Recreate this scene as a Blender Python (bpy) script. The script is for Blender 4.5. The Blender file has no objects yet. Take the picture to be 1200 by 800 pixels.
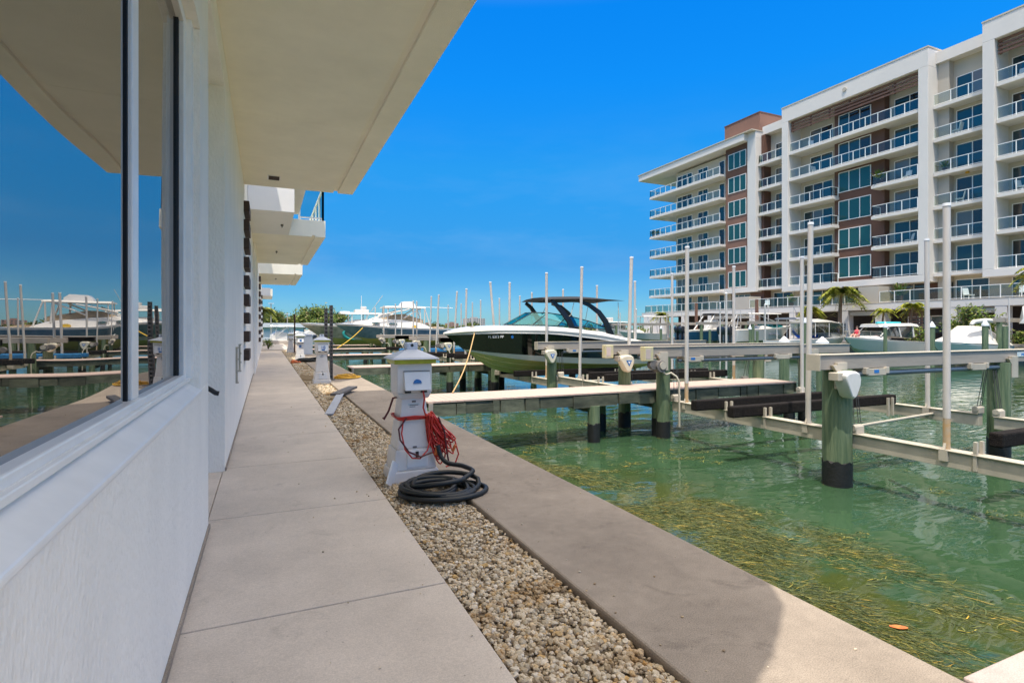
import bpy, bmesh, math, random
import numpy as np
from mathutils import Vector, Matrix
R = math.radians
random.seed(7); np.random.seed(7)
scene = bpy.context.scene
col = scene.collection

# ------------------------------------------------------------------ camera
cam_d = bpy.data.cameras.new("camera")
cam_d.sensor_width = 36.0
cam_d.lens = 19.38
cam_d.shift_y = -0.01167
cam_d.clip_start = 0.05
cam_d.clip_end = 6000
cam = bpy.data.objects.new("camera", cam_d)
cam.location = (0, 0, 1.5)
cam.rotation_euler = (R(90), 0, R(-24.03))
col.objects.link(cam)
scene.camera = cam

# ------------------------------------------------------------------ light
SUN = Vector((0.20, 0.30, -1.0)).normalized()          # direction the light travels
world = bpy.data.worlds.new("World"); scene.world = world
world.use_nodes = True
wn = world.node_tree; wn.nodes.clear()
sky = wn.nodes.new("ShaderNodeTexSky"); sky.sky_type = 'NISHITA'
sky.sun_disc = False
sky.sun_elevation = R(70.2); sky.sun_rotation = R(213.7)
sky.air_density = 1.0; sky.dust_density = 0.25; sky.ozone_density = 3.0; sky.altitude = 0
hs = wn.nodes.new("ShaderNodeHueSaturation"); hs.inputs['Saturation'].default_value = 1.25
# clear deep blue low sky, bright veil added overhead, unseen, to fill the shade
wtc = wn.nodes.new("ShaderNodeTexCoord"); wsp = wn.nodes.new("ShaderNodeSeparateXYZ")
wn.links.new(wtc.outputs['Generated'], wsp.inputs[0])
wr = wn.nodes.new("ShaderNodeValToRGB"); els = wr.color_ramp.elements
SKY_GAIN = 0.57
stops = [(0.0, (.24, .47, .74)), (.06, (.17, .42, .68)), (.117, (.13, .41, .66)), (.162, (.13, .51, .74)), (.277, (.13, .77, 1.0)), (.405, (.05, .90, 1.34)), (.52, (.03, .95, 1.48))]
els[0].position, els[1].position = stops[0][0], stops[-1][0]
els[0].color = (*[v * SKY_GAIN for v in stops[0][1]], 1); els[1].color = (*[v * SKY_GAIN for v in stops[-1][1]], 1)
for p_, c_ in stops[1:-1]:
    e_ = els.new(p_); e_.color = (*[v * SKY_GAIN for v in c_], 1)
wn.links.new(wsp.outputs['Z'], wr.inputs['Fac'])
wm = wn.nodes.new("ShaderNodeMix"); wm.data_type = 'RGBA'; wm.blend_type = 'MULTIPLY'; wm.inputs['Factor'].default_value = 1
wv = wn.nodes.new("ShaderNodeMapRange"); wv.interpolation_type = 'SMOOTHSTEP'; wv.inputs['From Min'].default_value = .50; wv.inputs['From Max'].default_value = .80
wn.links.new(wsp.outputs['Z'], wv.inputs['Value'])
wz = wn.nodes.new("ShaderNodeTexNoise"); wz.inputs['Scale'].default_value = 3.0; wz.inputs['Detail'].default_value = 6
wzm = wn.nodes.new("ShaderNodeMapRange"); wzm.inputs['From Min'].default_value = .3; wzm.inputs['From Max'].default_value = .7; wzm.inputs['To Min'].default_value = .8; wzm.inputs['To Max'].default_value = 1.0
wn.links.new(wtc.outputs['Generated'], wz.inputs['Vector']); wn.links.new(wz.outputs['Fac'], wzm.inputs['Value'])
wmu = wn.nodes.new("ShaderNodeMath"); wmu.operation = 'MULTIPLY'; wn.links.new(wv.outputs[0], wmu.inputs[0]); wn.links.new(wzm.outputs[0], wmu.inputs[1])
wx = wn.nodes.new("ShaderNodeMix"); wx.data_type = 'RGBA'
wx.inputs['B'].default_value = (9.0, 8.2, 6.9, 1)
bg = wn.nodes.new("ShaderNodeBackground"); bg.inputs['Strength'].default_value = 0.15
wo = wn.nodes.new("ShaderNodeOutputWorld")
wn.links.new(sky.outputs[0], hs.inputs['Color'])
wn.links.new(hs.outputs[0], wm.inputs['A']); wn.links.new(wr.outputs[0], wm.inputs['B'])
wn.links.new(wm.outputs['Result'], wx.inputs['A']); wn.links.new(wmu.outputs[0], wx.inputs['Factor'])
# faint wisps low in the sky
wmp = wn.nodes.new("ShaderNodeMapping"); wmp.inputs['Scale'].default_value = (1.5, 1.5, 6.0); wn.links.new(wtc.outputs['Generated'], wmp.inputs['Vector'])
wno = wn.nodes.new("ShaderNodeTexNoise"); wno.inputs['Scale'].default_value = 2.2; wno.inputs['Detail'].default_value = 7; wno.inputs['Roughness'].default_value = .6; wn.links.new(wmp.outputs[0], wno.inputs['Vector'])
wnr = wn.nodes.new("ShaderNodeMapRange"); wnr.inputs['From Min'].default_value = .48; wnr.inputs['From Max'].default_value = .75; wnr.inputs['To Max'].default_value = .07; wn.links.new(wno.outputs['Fac'], wnr.inputs['Value'])
wlo = wn.nodes.new("ShaderNodeMapRange"); wlo.interpolation_type = 'SMOOTHSTEP'; wlo.inputs['From Min'].default_value = .42; wlo.inputs['From Max'].default_value = .10; wn.links.new(wsp.outputs['Z'], wlo.inputs['Value'])
wlm = wn.nodes.new("ShaderNodeMath"); wlm.operation = 'MULTIPLY'; wn.links.new(wnr.outputs[0], wlm.inputs[0]); wn.links.new(wlo.outputs[0], wlm.inputs[1])
wci = wn.nodes.new("ShaderNodeMix"); wci.data_type = 'RGBA'; wci.inputs['B'].default_value = (2.6, 3.0, 3.3, 1)
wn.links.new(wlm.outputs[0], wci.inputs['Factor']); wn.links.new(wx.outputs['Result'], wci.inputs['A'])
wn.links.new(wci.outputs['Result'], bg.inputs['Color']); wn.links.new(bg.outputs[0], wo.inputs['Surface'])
sl = bpy.data.lights.new("sun", 'SUN'); sl.energy = 2.0; sl.angle = R(0.53); sl.color = (1.0, 0.94, 0.84)
so = bpy.data.objects.new("sun", sl); so.rotation_euler = SUN.to_track_quat('-Z', 'Y').to_euler()
so.location = (-8, -12, 40); col.objects.link(so)
scene.view_settings.view_transform = 'Standard'
scene.view_settings.look = 'None'
scene.view_settings.gamma = 1.0
scene.view_settings.use_curve_mapping = False
scene.view_settings.exposure = 1.16
scene.cycles.max_bounces = 10
scene.cycles.diffuse_bounces = 8
scene.cycles.transparent_max_bounces = 16
scene.cycles.caustics_reflective = False
scene.cycles.caustics_refractive = False

# ------------------------------------------------------------------ materials
def new_mat(name):
    m = bpy.data.materials.new(name); m.use_nodes = True
    nt = m.node_tree
    return m, nt, nt.nodes, nt.links, nt.nodes['Principled BSDF']

def mat(name, c, rough=0.6, metal=0.0, var=0.12, vs=2.0, bump=0.0, bs=30.0, stretch=(1, 1, 1), c2=None, spec=0.5, coat=0.0, island=0.0):
    m, nt, N, L, p = new_mat(name)
    p.inputs['Roughness'].default_value = rough; p.inputs['Metallic'].default_value = metal
    p.inputs['Specular IOR Level'].default_value = spec
    p.inputs['Coat Weight'].default_value = coat
    tc = N.new('ShaderNodeTexCoord'); mp = N.new('ShaderNodeMapping'); mp.inputs['Scale'].default_value = stretch
    L.new(tc.outputs['Object'], mp.inputs['Vector'])
    nz = N.new('ShaderNodeTexNoise'); nz.inputs['Scale'].default_value = vs; nz.inputs['Detail'].default_value = 8; nz.inputs['Roughness'].default_value = 0.65
    L.new(mp.outputs[0], nz.inputs['Vector'])
    rp = N.new('ShaderNodeValToRGB'); e = rp.color_ramp.elements
    e[0].position = 0.32; e[1].position = 0.68
    lo = c2 if c2 else tuple(v * (1 - var) for v in c)
    hi = c if c2 else tuple(min(1, v * (1 + var)) for v in c)
    e[0].color = (*lo, 1); e[1].color = (*hi, 1)
    L.new(nz.outputs['Fac'], rp.inputs['Fac'])
    out = rp.outputs['Color']
    if island:
        g = N.new('ShaderNodeNewGeometry'); mr = N.new('ShaderNodeMapRange')
        mr.inputs['To Min'].default_value = 1 - island; mr.inputs['To Max'].default_value = 1 + island
        L.new(g.outputs['Random Per Island'], mr.inputs['Value'])
        mx = N.new('ShaderNodeMix'); mx.data_type = 'RGBA'; mx.blend_type = 'MULTIPLY'; mx.inputs['Factor'].default_value = 1
        L.new(out, mx.inputs['A']); L.new(mr.outputs[0], mx.inputs['B']); out = mx.outputs['Result']
    L.new(out, p.inputs['Base Color'])
    if bump:
        b = N.new('ShaderNodeBump'); b.inputs['Strength'].default_value = bump; b.inputs['Distance'].default_value = 0.02
        n2 = N.new('ShaderNodeTexNoise'); n2.inputs['Scale'].default_value = bs; n2.inputs['Detail'].default_value = 6
        L.new(mp.outputs[0], n2.inputs['Vector']); L.new(n2.outputs['Fac'], b.inputs['Height']); L.new(b.outputs[0], p.inputs['Normal'])
    return m

def concrete(name, c, speck=0.35, stain=0.18, joint=False):
    m, nt, N, L, p = new_mat(name)
    p.inputs['Roughness'].default_value = 0.85; p.inputs['Specular IOR Level'].default_value = 0.3
    tc = N.new('ShaderNodeTexCoord')
    a = N.new('ShaderNodeTexNoise'); a.inputs['Scale'].default_value = 1.1; a.inputs['Detail'].default_value = 9; a.inputs['Roughness'].default_value = 0.7
    f = N.new('ShaderNodeTexNoise'); f.inputs['Scale'].default_value = 160; f.inputs['Detail'].default_value = 3
    s = N.new('ShaderNodeTexVoronoi'); s.inputs['Scale'].default_value = 9.0
    w = N.new('ShaderNodeTexNoise'); w.inputs['Scale'].default_value = 14; w.inputs['Detail'].default_value = 4
    for n in (a, f, s, w): L.new(tc.outputs['Object'], n.inputs['Vector'])
    if joint:
        mp = N.new('ShaderNodeMapping'); mp.inputs['Scale'].default_value = (2.5, 9, 1); L.new(tc.outputs['Object'], mp.inputs['Vector']); L.new(mp.outputs[0], w.inputs['Vector'])
    r1 = N.new('ShaderNodeMapRange'); r1.inputs['From Min'].default_value = .3; r1.inputs['From Max'].default_value = .7
    r1.inputs['To Min'].default_value = 1 - stain; r1.inputs['To Max'].default_value = 1 + stain * 0.7
    L.new(a.outputs['Fac'], r1.inputs['Value'])
    r2 = N.new('ShaderNodeMapRange'); r2.inputs['From Min'].default_value = .3; r2.inputs['From Max'].default_value = .7
    r2.inputs['To Min'].default_value = 1 - speck * .5; r2.inputs['To Max'].default_value = 1 + speck * .4
    L.new(f.outputs['Fac'], r2.inputs['Value'])
    r3 = N.new('ShaderNodeMapRange'); r3.inputs['From Min'].default_value = .02; r3.inputs['From Max'].default_value = .055
    r3.inputs['To Min'].default_value = .55; r3.inputs['To Max'].default_value = 1.0
    L.new(s.outputs['Distance'], r3.inputs['Value'])
    r4 = N.new('ShaderNodeMapRange'); r4.inputs['From Min'].default_value = .3; r4.inputs['From Max'].default_value = .7
    r4.inputs['To Min'].default_value = .93; r4.inputs['To Max'].default_value = 1.05
    L.new(w.outputs['Fac'], r4.inputs['Value'])
    st = N.new('ShaderNodeTexNoise'); st.inputs['Scale'].default_value = 2.7; st.inputs['Detail'].default_value = 7; st.inputs['Roughness'].default_value = .72; st.inputs['Distortion'].default_value = .8; L.new(tc.outputs['Object'], st.inputs['Vector'])
    r5 = N.new('ShaderNodeMapRange'); r5.inputs['From Min'].default_value = .57; r5.inputs['From Max'].default_value = .70; r5.inputs['To Min'].default_value = 1.0; r5.inputs['To Max'].default_value = 1 - stain * 1.1; L.new(st.outputs['Fac'], r5.inputs['Value'])
    def mul(x, y):
        q = N.new('ShaderNodeMath'); q.operation = 'MULTIPLY'; L.new(x, q.inputs[0]); L.new(y, q.inputs[1]); return q.outputs[0]
    v = mul(r5.outputs[0], mul(mul(r1.outputs[0], r2.outputs[0]), mul(r3.outputs[0], r4.outputs[0])))
    mx = N.new('ShaderNodeMix'); mx.data_type = 'RGBA'; mx.blend_type = 'MULTIPLY'; mx.inputs['Factor'].default_value = 1
    mx.inputs['A'].default_value = (*c, 1); L.new(v, mx.inputs['B']); L.new(mx.outputs['Result'], p.inputs['Base Color'])
    b = N.new('ShaderNodeBump'); b.inputs['Strength'].default_value = .25; b.inputs['Distance'].default_value = .004
    L.new(f.outputs['Fac'], b.inputs['Height']); L.new(b.outputs[0], p.inputs['Normal'])
    return m

def glass_mirror(name, dark, fac, rough=0.0, tint=(1, 1, 1), warp=0.0):
    m, nt, N, L, p = new_mat(name)
    N.remove(p); out = N['Material Output']
    d = N.new('ShaderNodeBsdfDiffuse'); d.inputs['Color'].default_value = (*dark, 1)
    g = N.new('ShaderNodeBsdfGlossy'); g.inputs['Color'].default_value = (*tint, 1); g.inputs['Roughness'].default_value = rough
    mx = N.new('ShaderNodeMixShader'); mx.inputs[0].default_value = fac
    L.new(d.outputs[0], mx.inputs[1]); L.new(g.outputs[0], mx.inputs[2]); L.new(mx.outputs[0], out.inputs[0])
    if warp:
        tc = N.new('ShaderNodeTexCoord'); nz = N.new('ShaderNodeTexNoise'); nz.inputs['Scale'].default_value = 0.9; nz.inputs['Detail'].default_value = 0
        b = N.new('ShaderNodeBump'); b.inputs['Strength'].default_value = 1; b.inputs['Distance'].default_value = warp
        L.new(tc.outputs['Object'], nz.inputs['Vector']); L.new(nz.outputs['Fac'], b.inputs['Height']); L.new(b.outputs[0], g.inputs['Normal'])
    return m

def glass_clear(name, tint, fac=0.2, refl=(1, 1, 1)):
    m, nt, N, L, p = new_mat(name)
    N.remove(p); out = N['Material Output']
    t = N.new('ShaderNodeBsdfTransparent'); t.inputs['Color'].default_value = (*tint, 1)
    g = N.new('ShaderNodeBsdfGlossy'); g.inputs['Roughness'].default_value = 0.02; g.inputs['Color'].default_value = (*refl, 1)
    mx = N.new('ShaderNodeMixShader'); mx.inputs[0].default_value = fac
    L.new(t.outputs[0], mx.inputs[1]); L.new(g.outputs[0], mx.inputs[2]); L.new(mx.outputs[0], out.inputs[0])
    return m

def water_mat():
    m, nt, N, L, p = new_mat('sea_water')
    p.inputs['Roughness'].default_value = 0.03; p.inputs['IOR'].default_value = 1.46
    tc = N.new('ShaderNodeTexCoord')
    def noise(sc, det, stretch, rough=.5, dist=0.0):
        mp = N.new('ShaderNodeMapping'); mp.inputs['Scale'].default_value = stretch; mp.inputs['Rotation'].default_value = (0, 0, R(-20))
        n = N.new('ShaderNodeTexNoise'); n.inputs['Scale'].default_value = sc; n.inputs['Detail'].default_value = det; n.inputs['Roughness'].default_value = rough
        n.inputs['Distortion'].default_value = dist
        L.new(tc.outputs['Object'], mp.inputs['Vector']); L.new(mp.outputs[0], n.inputs['Vector']); return n
    a = noise(1.1, 2, (.7, 1.5, 1), .45, .8); b = noise(4.2, 2, (.6, 1.5, 1), .45, .5)
    md = N.new('ShaderNodeMath'); md.operation = 'MULTIPLY_ADD'; md.inputs[1].default_value = 0.16
    L.new(b.outputs['Fac'], md.inputs[0]); L.new(a.outputs['Fac'], md.inputs[2])
    bu = N.new('ShaderNodeBump'); bu.inputs['Strength'].default_value = 1.0; bu.inputs['Distance'].default_value = 0.026
    L.new(md.outputs[0], bu.inputs['Height']); L.new(bu.outputs[0], p.inputs['Normal'])
    c = noise(0.35, 5, (1, 1, 1), .6)
    rp = N.new('ShaderNodeValToRGB'); e = rp.color_ramp.elements
    e[0].position = .35; e[0].color = (.026, .062, .027, 1); e[1].position = .7; e[1].color = (.040, .085, .042, 1)
    L.new(c.outputs['Fac'], rp.inputs['Fac'])
    # drowned weed seen just under the surface beside the quay
    sx = N.new('ShaderNodeSeparateXYZ'); L.new(tc.outputs['Object'], sx.inputs[0])
    def mr(src, a0, a1):
        q = N.new('ShaderNodeMapRange'); q.interpolation_type = 'SMOOTHSTEP'; q.inputs['From Min'].default_value = a0; q.inputs['From Max'].default_value = a1; L.new(src, q.inputs['Value']); return q.outputs[0]
    def mul(x, y):
        q = N.new('ShaderNodeMath'); q.operation = 'MULTIPLY'; L.new(x, q.inputs[0]); L.new(y, q.inputs[1]); return q.outputs[0]
    wn_ = noise(1.3, 6, (1, 1, 1), .65)
    mk = mul(mul(mr(sx.outputs['X'], 6.4, 5.4), mr(sx.outputs['Y'], 9.5, 6.0)), mr(wn_.outputs['Fac'], .38, .55))
    wm_ = N.new('ShaderNodeMix'); wm_.data_type = 'RGBA'; wm_.inputs['B'].default_value = (.050, .064, .016, 1)
    L.new(mk, wm_.inputs['Factor']); L.new(rp.outputs[0], wm_.inputs['A']); L.new(wm_.outputs['Result'], p.inputs['Base Color'])
    return m

def island_ramp(name, stops, rough=.8, spec=.3, trans=0.0, patch=None):
    m, nt, N, L, p = new_mat(name)
    p.inputs['Roughness'].default_value = rough; p.inputs['Specular IOR Level'].default_value = spec
    g = N.new('ShaderNodeNewGeometry'); rp = N.new('ShaderNodeValToRGB')
    e = rp.color_ramp.elements
    e[0].position = stops[0][0]; e[0].color = (*stops[0][1], 1); e[1].position = stops[-1][0]; e[1].color = (*stops[-1][1], 1)
    for s, c in stops[1:-1]:
        q = e.new(s); q.color = (*c, 1)
    L.new(g.outputs['Random Per Island'], rp.inputs['Fac'])
    tc = N.new('ShaderNodeTexCoord'); nz = N.new('ShaderNodeTexNoise'); nz.inputs['Scale'].default_value = 60
    L.new(tc.outputs['Object'], nz.inputs['Vector'])
    mr = N.new('ShaderNodeMapRange'); mr.inputs['To Min'].default_value = .7; mr.inputs['To Max'].default_value = 1.25
    L.new(nz.outputs['Fac'], mr.inputs['Value'])
    mx = N.new('ShaderNodeMix'); mx.data_type = 'RGBA'; mx.blend_type = 'MULTIPLY'; mx.inputs['Factor'].default_value = 1
    L.new(rp.outputs[0], mx.inputs['A']); L.new(mr.outputs[0], mx.inputs['B']); L.new(mx.outputs['Result'], p.inputs['Base Color'])
    if patch:                                          # rusty brown stained areas in the bed
        pn = N.new('ShaderNodeTexNoise'); pn.inputs['Scale'].default_value = 2.6; pn.inputs['Detail'].default_value = 4; L.new(tc.outputs['Object'], pn.inputs['Vector'])
        pr = N.new('ShaderNodeMapRange'); pr.inputs['From Min'].default_value = .54; pr.inputs['From Max'].default_value = .68; L.new(pn.outputs['Fac'], pr.inputs['Value'])
        pm = N.new('ShaderNodeMix'); pm.data_type = 'RGBA'; pm.blend_type = 'MULTIPLY'; pm.inputs['B'].default_value = (*patch, 1)
        L.new(pr.outputs[0], pm.inputs['Factor']); L.new(mx.outputs['Result'], pm.inputs['A']); L.new(pm.outputs['Result'], p.inputs['Base Color'])
    return m

M = {}
M['stucco'] = mat('white_stucco', (.93, .875, .79), .85, var=.045, vs=2.2, bump=.55, bs=45, stretch=(1, 1, .55), spec=.25)
M['soffit'] = mat('cream_soffit_paint', (.93, .87, .73), .85, var=.05, vs=1.2, bump=.2, bs=90, spec=.25)
M['fascia'] = mat('white_fascia_paint', (.84, .81, .77), .8, var=.04, vs=1.0, spec=.25)
M['groove'] = mat('drip_groove_shade', (.52, .47, .38), .9, var=.08)
M['frame'] = mat('white_window_frame', (.88, .85, .80), .35, var=.05, vs=5)
M['gasket'] = mat('black_rubber_gasket', (.012, .012, .013), .5)
M['winglass'] = glass_mirror('tinted_window_glass', (.030, .027, .023), .52, tint=(.90, .88, .86), warp=.009)
M['louver'] = mat('dark_brown_wood', (.060, .036, .026), .7, var=.3, vs=6, stretch=(1, 1, 6))
M['black'] = mat('black_metal', (.015, .015, .016), .4)
M['path'] = concrete('broom_finished_concrete', (.63, .54, .45), .26, .17, True)
M['quay'] = concrete('weathered_quay_concrete', (.34, .28, .222), .6, .26)
M['plaza'] = concrete('pale_plaza_concrete', (.52, .46, .40), .3, .1)
M['soil'] = mat('gravel_bed_soil', (.26, .20, .13), .95, var=.4, vs=20, bump=.6, bs=80)
M['stone'] = island_ramp('gravel_stones', patch=(.62, .46, .26), stops= [(0, (.28, .20, .12)), (.2, (.46, .37, .25)), (.5, (.60, .50, .36)), (.75, (.70, .60, .46)), (.9, (.55, .35, .14)), (1, (.80, .72, .60))])
M['water'] = water_mat()
M['weed'] = island_ramp('sea_grass', [(0, (.030, .052, .014)), (.50, (.078, .100, .024)), (.82, (.15, .160, .032)), (.95, (.30, .25, .035)), (1, (.55, .33, .03))], .55, .4)
M['deckboard'] = mat('faded_pink_composite_decking', (.52, .385, .32), .7, var=.08, vs=3, stretch=(1, 8, 1), bump=.15, bs=30)
M['dockwood'] = mat('weathered_green_timber', (.15, .155, .105), .85, c2=(.045, .052, .036), vs=2.2, stretch=(1, 1, 3), bump=.5, bs=25, island=.35)
M['pile'] = mat('green_treated_pile', (.19, .235, .13), .8, c2=(.055, .105, .055), vs=4, stretch=(4, 4, .3), bump=.9, bs=16)
M['wrap'] = mat('black_pile_wrap', (.012, .012, .012), .55, var=.3, vs=8, bump=.5, bs=25)
M['alu'] = mat('weathered_aluminium', (.335, .295, .25), .7, metal=.0, var=.14, vs=2.2, stretch=(.5, 2, 4), bump=.05, bs=40)
M['alu_light'] = mat('pale_aluminium', (.46, .41, .33), .7, metal=.0, var=.14, vs=3)
M['carpet'] = mat('black_bunk_carpet', (.020, .017, .016), .95, var=.35, vs=18, bump=.9, bs=60, spec=.1)
M['blue_carpet'] = mat('blue_bunk_carpet', (.02, .16, .36), .9, var=.3, vs=10)
M['pvc'] = mat('white_pvc_pole', (.55, .51, .465), .45, var=.08, vs=3, stretch=(3, 3, .6))
M['rust'] = mat('rusty_galvanised_stub', (.50, .28, .09), .8, c2=(.42, .36, .28), vs=6)
M['cable'] = mat('dark_steel_cable', (.05, .05, .05), .6)
M['pipe'] = mat('blue_grey_drive_pipe', (.10, .13, .16), .35, metal=.3)
M['gelcoat'] = mat('white_gelcoat', (.68, .65, .60), .22, var=.04, vs=1.2, coat=.3)
M['cream'] = mat('aged_cream_plastic', (.66, .61, .47), .5, var=.12, vs=4)
M['yellowbox'] = mat('lichen_stained_box', (.58, .52, .24), .7, c2=(.52, .47, .36), vs=7)
M['housing'] = mat('off_white_motor_cover', (.70, .68, .66), .5, c2=(.60, .60, .56), vs=5)
M['blackhull'] = mat('black_gelcoat', (.006, .007, .007), .06, var=.1, coat=.6)
M['olive'] = mat('olive_antifouling', (.62, .54, .20), .6, var=.12, vs=2, stretch=(.5, 1, 4))
M['bluehull'] = mat('blue_gelcoat', (.17, .275, .34), .12, c2=(.06, .14, .21), vs=1.3, coat=.4)
M['navy'] = mat('deep_teal_gelcoat', (.012, .07, .14), .12, var=.2, vs=1, coat=.5)
M['mural'] = mat('mottled_mural_hull', (.42, .41, .32), .35, c2=(.16, .19, .15), vs=2.2, coat=.3)
M['teal'] = mat('teal_paint', (.02, .27, .25), .4)
M['canvas'] = mat('black_canvas', (.014, .014, .015), .85, var=.3, vs=4)
M['blackpaint'] = mat('black_arch_paint', (.010, .010, .011), .3)
M['tan'] = mat('tan_canvas', (.36, .27, .17), .85, var=.15)
M['beige'] = mat('beige_boat_cover', (.62, .58, .52), .85, var=.08, vs=2)
M['greycanvas'] = mat('grey_canvas', (.25, .25, .28), .85, var=.1)
M['tealglass'] = glass_clear('teal_windshield_glass', (.16, .56, .60), .13, (.5, 1, 1))
M['smoke'] = glass_mirror('dark_cabin_glass', (.02, .035, .04), .3, .05)
M['vinyl'] = glass_clear('clear_vinyl_curtain', (.62, .64, .64), .18)
M['bluetarp'] = mat('bright_blue_tarp', (.01, .12, .60), .5, var=.15, vs=6)
M['cyan'] = mat('turquoise_plastic', (.04, .42, .46), .4)
M['bluelogo'] = mat('blue_emblem', (.02, .16, .48), .4)
M['badge'] = mat('pale_label', (.60, .66, .66), .5, var=.05)
M['white'] = mat('white_plastic', (.76, .76, .76), .4, var=.05, vs=4)
M['pedestal'] = mat('white_fibreglass_post', (.74, .70, .655), .45, var=.06, vs=5)
M['pedroof'] = mat('pale_blue_grey_cap', (.60, .63, .70), .45, var=.05)
M['lime'] = mat('yellow_light_lens', (.46, .46, .02), .35, var=.2, vs=9)
M['red'] = mat('red_cable', (.55, .035, .022), .45, var=.15)
M['darkred'] = mat('dark_red_cable', (.10, .012, .012), .5)
M['hose'] = mat('black_hose', (.008, .010, .010), .55, var=.2)
M['yellow'] = mat('yellow_cord', (.66, .36, .015), .5, var=.2, vs=12)
M['rope'] = mat('tan_rope', (.55, .36, .16), .9, var=.25, vs=30)
M['yrope'] = mat('golden_rope', (.62, .40, .05), .9, var=.2, vs=30)
M['plank'] = mat('grey_plastic_plank', (.42, .43, .46), .6, var=.1)
M['postgrey'] = mat('grey_slotted_steel', (.15, .135, .125), .7, var=.25, vs=8, stretch=(1, 1, 3))
M['brownpost'] = mat('brown_post_paint', (.10, .045, .035), .7, var=.2)
M['cream_wall'] = mat('cream_render', (.53, .465, .365), .85, var=.04, vs=.5)
M['grey_wall'] = mat('warm_grey_render', (.47, .42, .35), .85, var=.04, vs=.5)
M['white_wall'] = mat('white_render', (.68, .635, .58), .8, var=.03, vs=.4)
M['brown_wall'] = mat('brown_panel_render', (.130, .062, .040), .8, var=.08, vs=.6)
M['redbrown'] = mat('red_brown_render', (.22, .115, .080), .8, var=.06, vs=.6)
M['slat'] = mat('brown_timber_slat', (.20, .100, .066), .7, var=.2, vs=3)
M['condoglass'] = glass_mirror('teal_tinted_glazing', (.016, .044, .052), .085, .03, (1.0, .95, .9), .03)
M['greenglass'] = glass_mirror('green_tinted_glazing', (.018, .080, .075), .07, .04, (1, 1, .9), .03)
M['curtainglass'] = glass_mirror('curtained_glazing', (.15, .135, .11), .09, .03, (1, .95, .9), .03)
M['brownglass'] = glass_mirror('dim_room_glazing', (.030, .024, .020), .08, .03, (1, .95, .9), .03)
M['railglass'] = glass_clear('balcony_glass', (.80, .86, .85), .045, (1, .97, .92))
M['void'] = mat('dark_interior', (.014, .011, .010), .9, var=.3)
M['garage_shade'] = mat('dark_garage_shade', (.035, .024, .020), .8, var=.3)  # shade of the open garage void, painted as a flat dark brown
M['trunk'] = mat('palm_trunk_bark', (.27, .17, .10), .9, c2=(.15, .10, .06), vs=6, stretch=(1, 1, 4), bump=.6, bs=20)
M['bark'] = mat('tree_bark', (.10, .075, .05), .9, var=.3, vs=5)
M['palmleaf'] = island_ramp('palm_fronds', [(0, (.10, .13, .015)), (.5, (.22, .25, .03)), (1, (.40, .38, .06))], .5, .4)
M['palmbright'] = island_ramp('bright_palm_fronds', [(0, (.10, .15, .008)), (.5, (.24, .27, .012)), (1, (.42, .38, .03))], .5, .4)
M['leaf'] = island_ramp('bush_leaves', [(0, (.035, .075, .012)), (.5, (.09, .15, .018)), (.85, (.19, .22, .03)), (1, (.28, .18, .11))], .6, .3)
M['leafdark'] = island_ramp('tree_leaves', [(0, (.02, .036, .006)), (.5, (.065, .092, .014)), (1, (.15, .16, .026))], .7, .2)
M['skin'] = mat('skin', (.55, .33, .25), .6, var=.05)
M['redcloth'] = mat('red_cloth', (.62, .035, .06), .8, var=.1)
M['hair'] = mat('brown_hair', (.05, .028, .018), .7)
M['leafred'] = mat('orange_red_leaf', (.55, .10, .03), .6, c2=(.60, .24, .05), vs=20)
M['engine'] = mat('black_outboard_cowl', (.02, .022, .028), .3, var=.2, coat=.3)
M['orange'] = mat('orange_plastic', (.60, .13, .03), .5)
M['land'] = mat('sandy_ground', (.34, .30, .23), .95, var=.15, vs=.3)
M['farbrick'] = mat('far_brick_block', (.30, .19, .15), .85)
M['fargrey'] = mat('far_grey_block', (.36, .34, .33), .85)
M['dirt'] = mat('brown_dirt_stain', (.22, .15, .07), .95, var=.3, vs=9)

# ------------------------------------------------------------------ mesh builder
ORG = {}
def tag(o, label=None, cat=None, group=None, kind=None):
    if label: o['label'] = label
    if cat: o['category'] = cat
    if group: o['group'] = group
    if kind: o['kind'] = kind
    return o

def empty(name, loc, label, cat, group=None, rz=0.0, local=False):
    o = bpy.data.objects.new(name, None); o.empty_display_size = .2
    o.location = loc; o.rotation_euler = (0, 0, rz); col.objects.link(o)
    ORG[o.name] = Vector((0, 0, 0)) if local else Vector(loc)
    return tag(o, label, cat, group)

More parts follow.
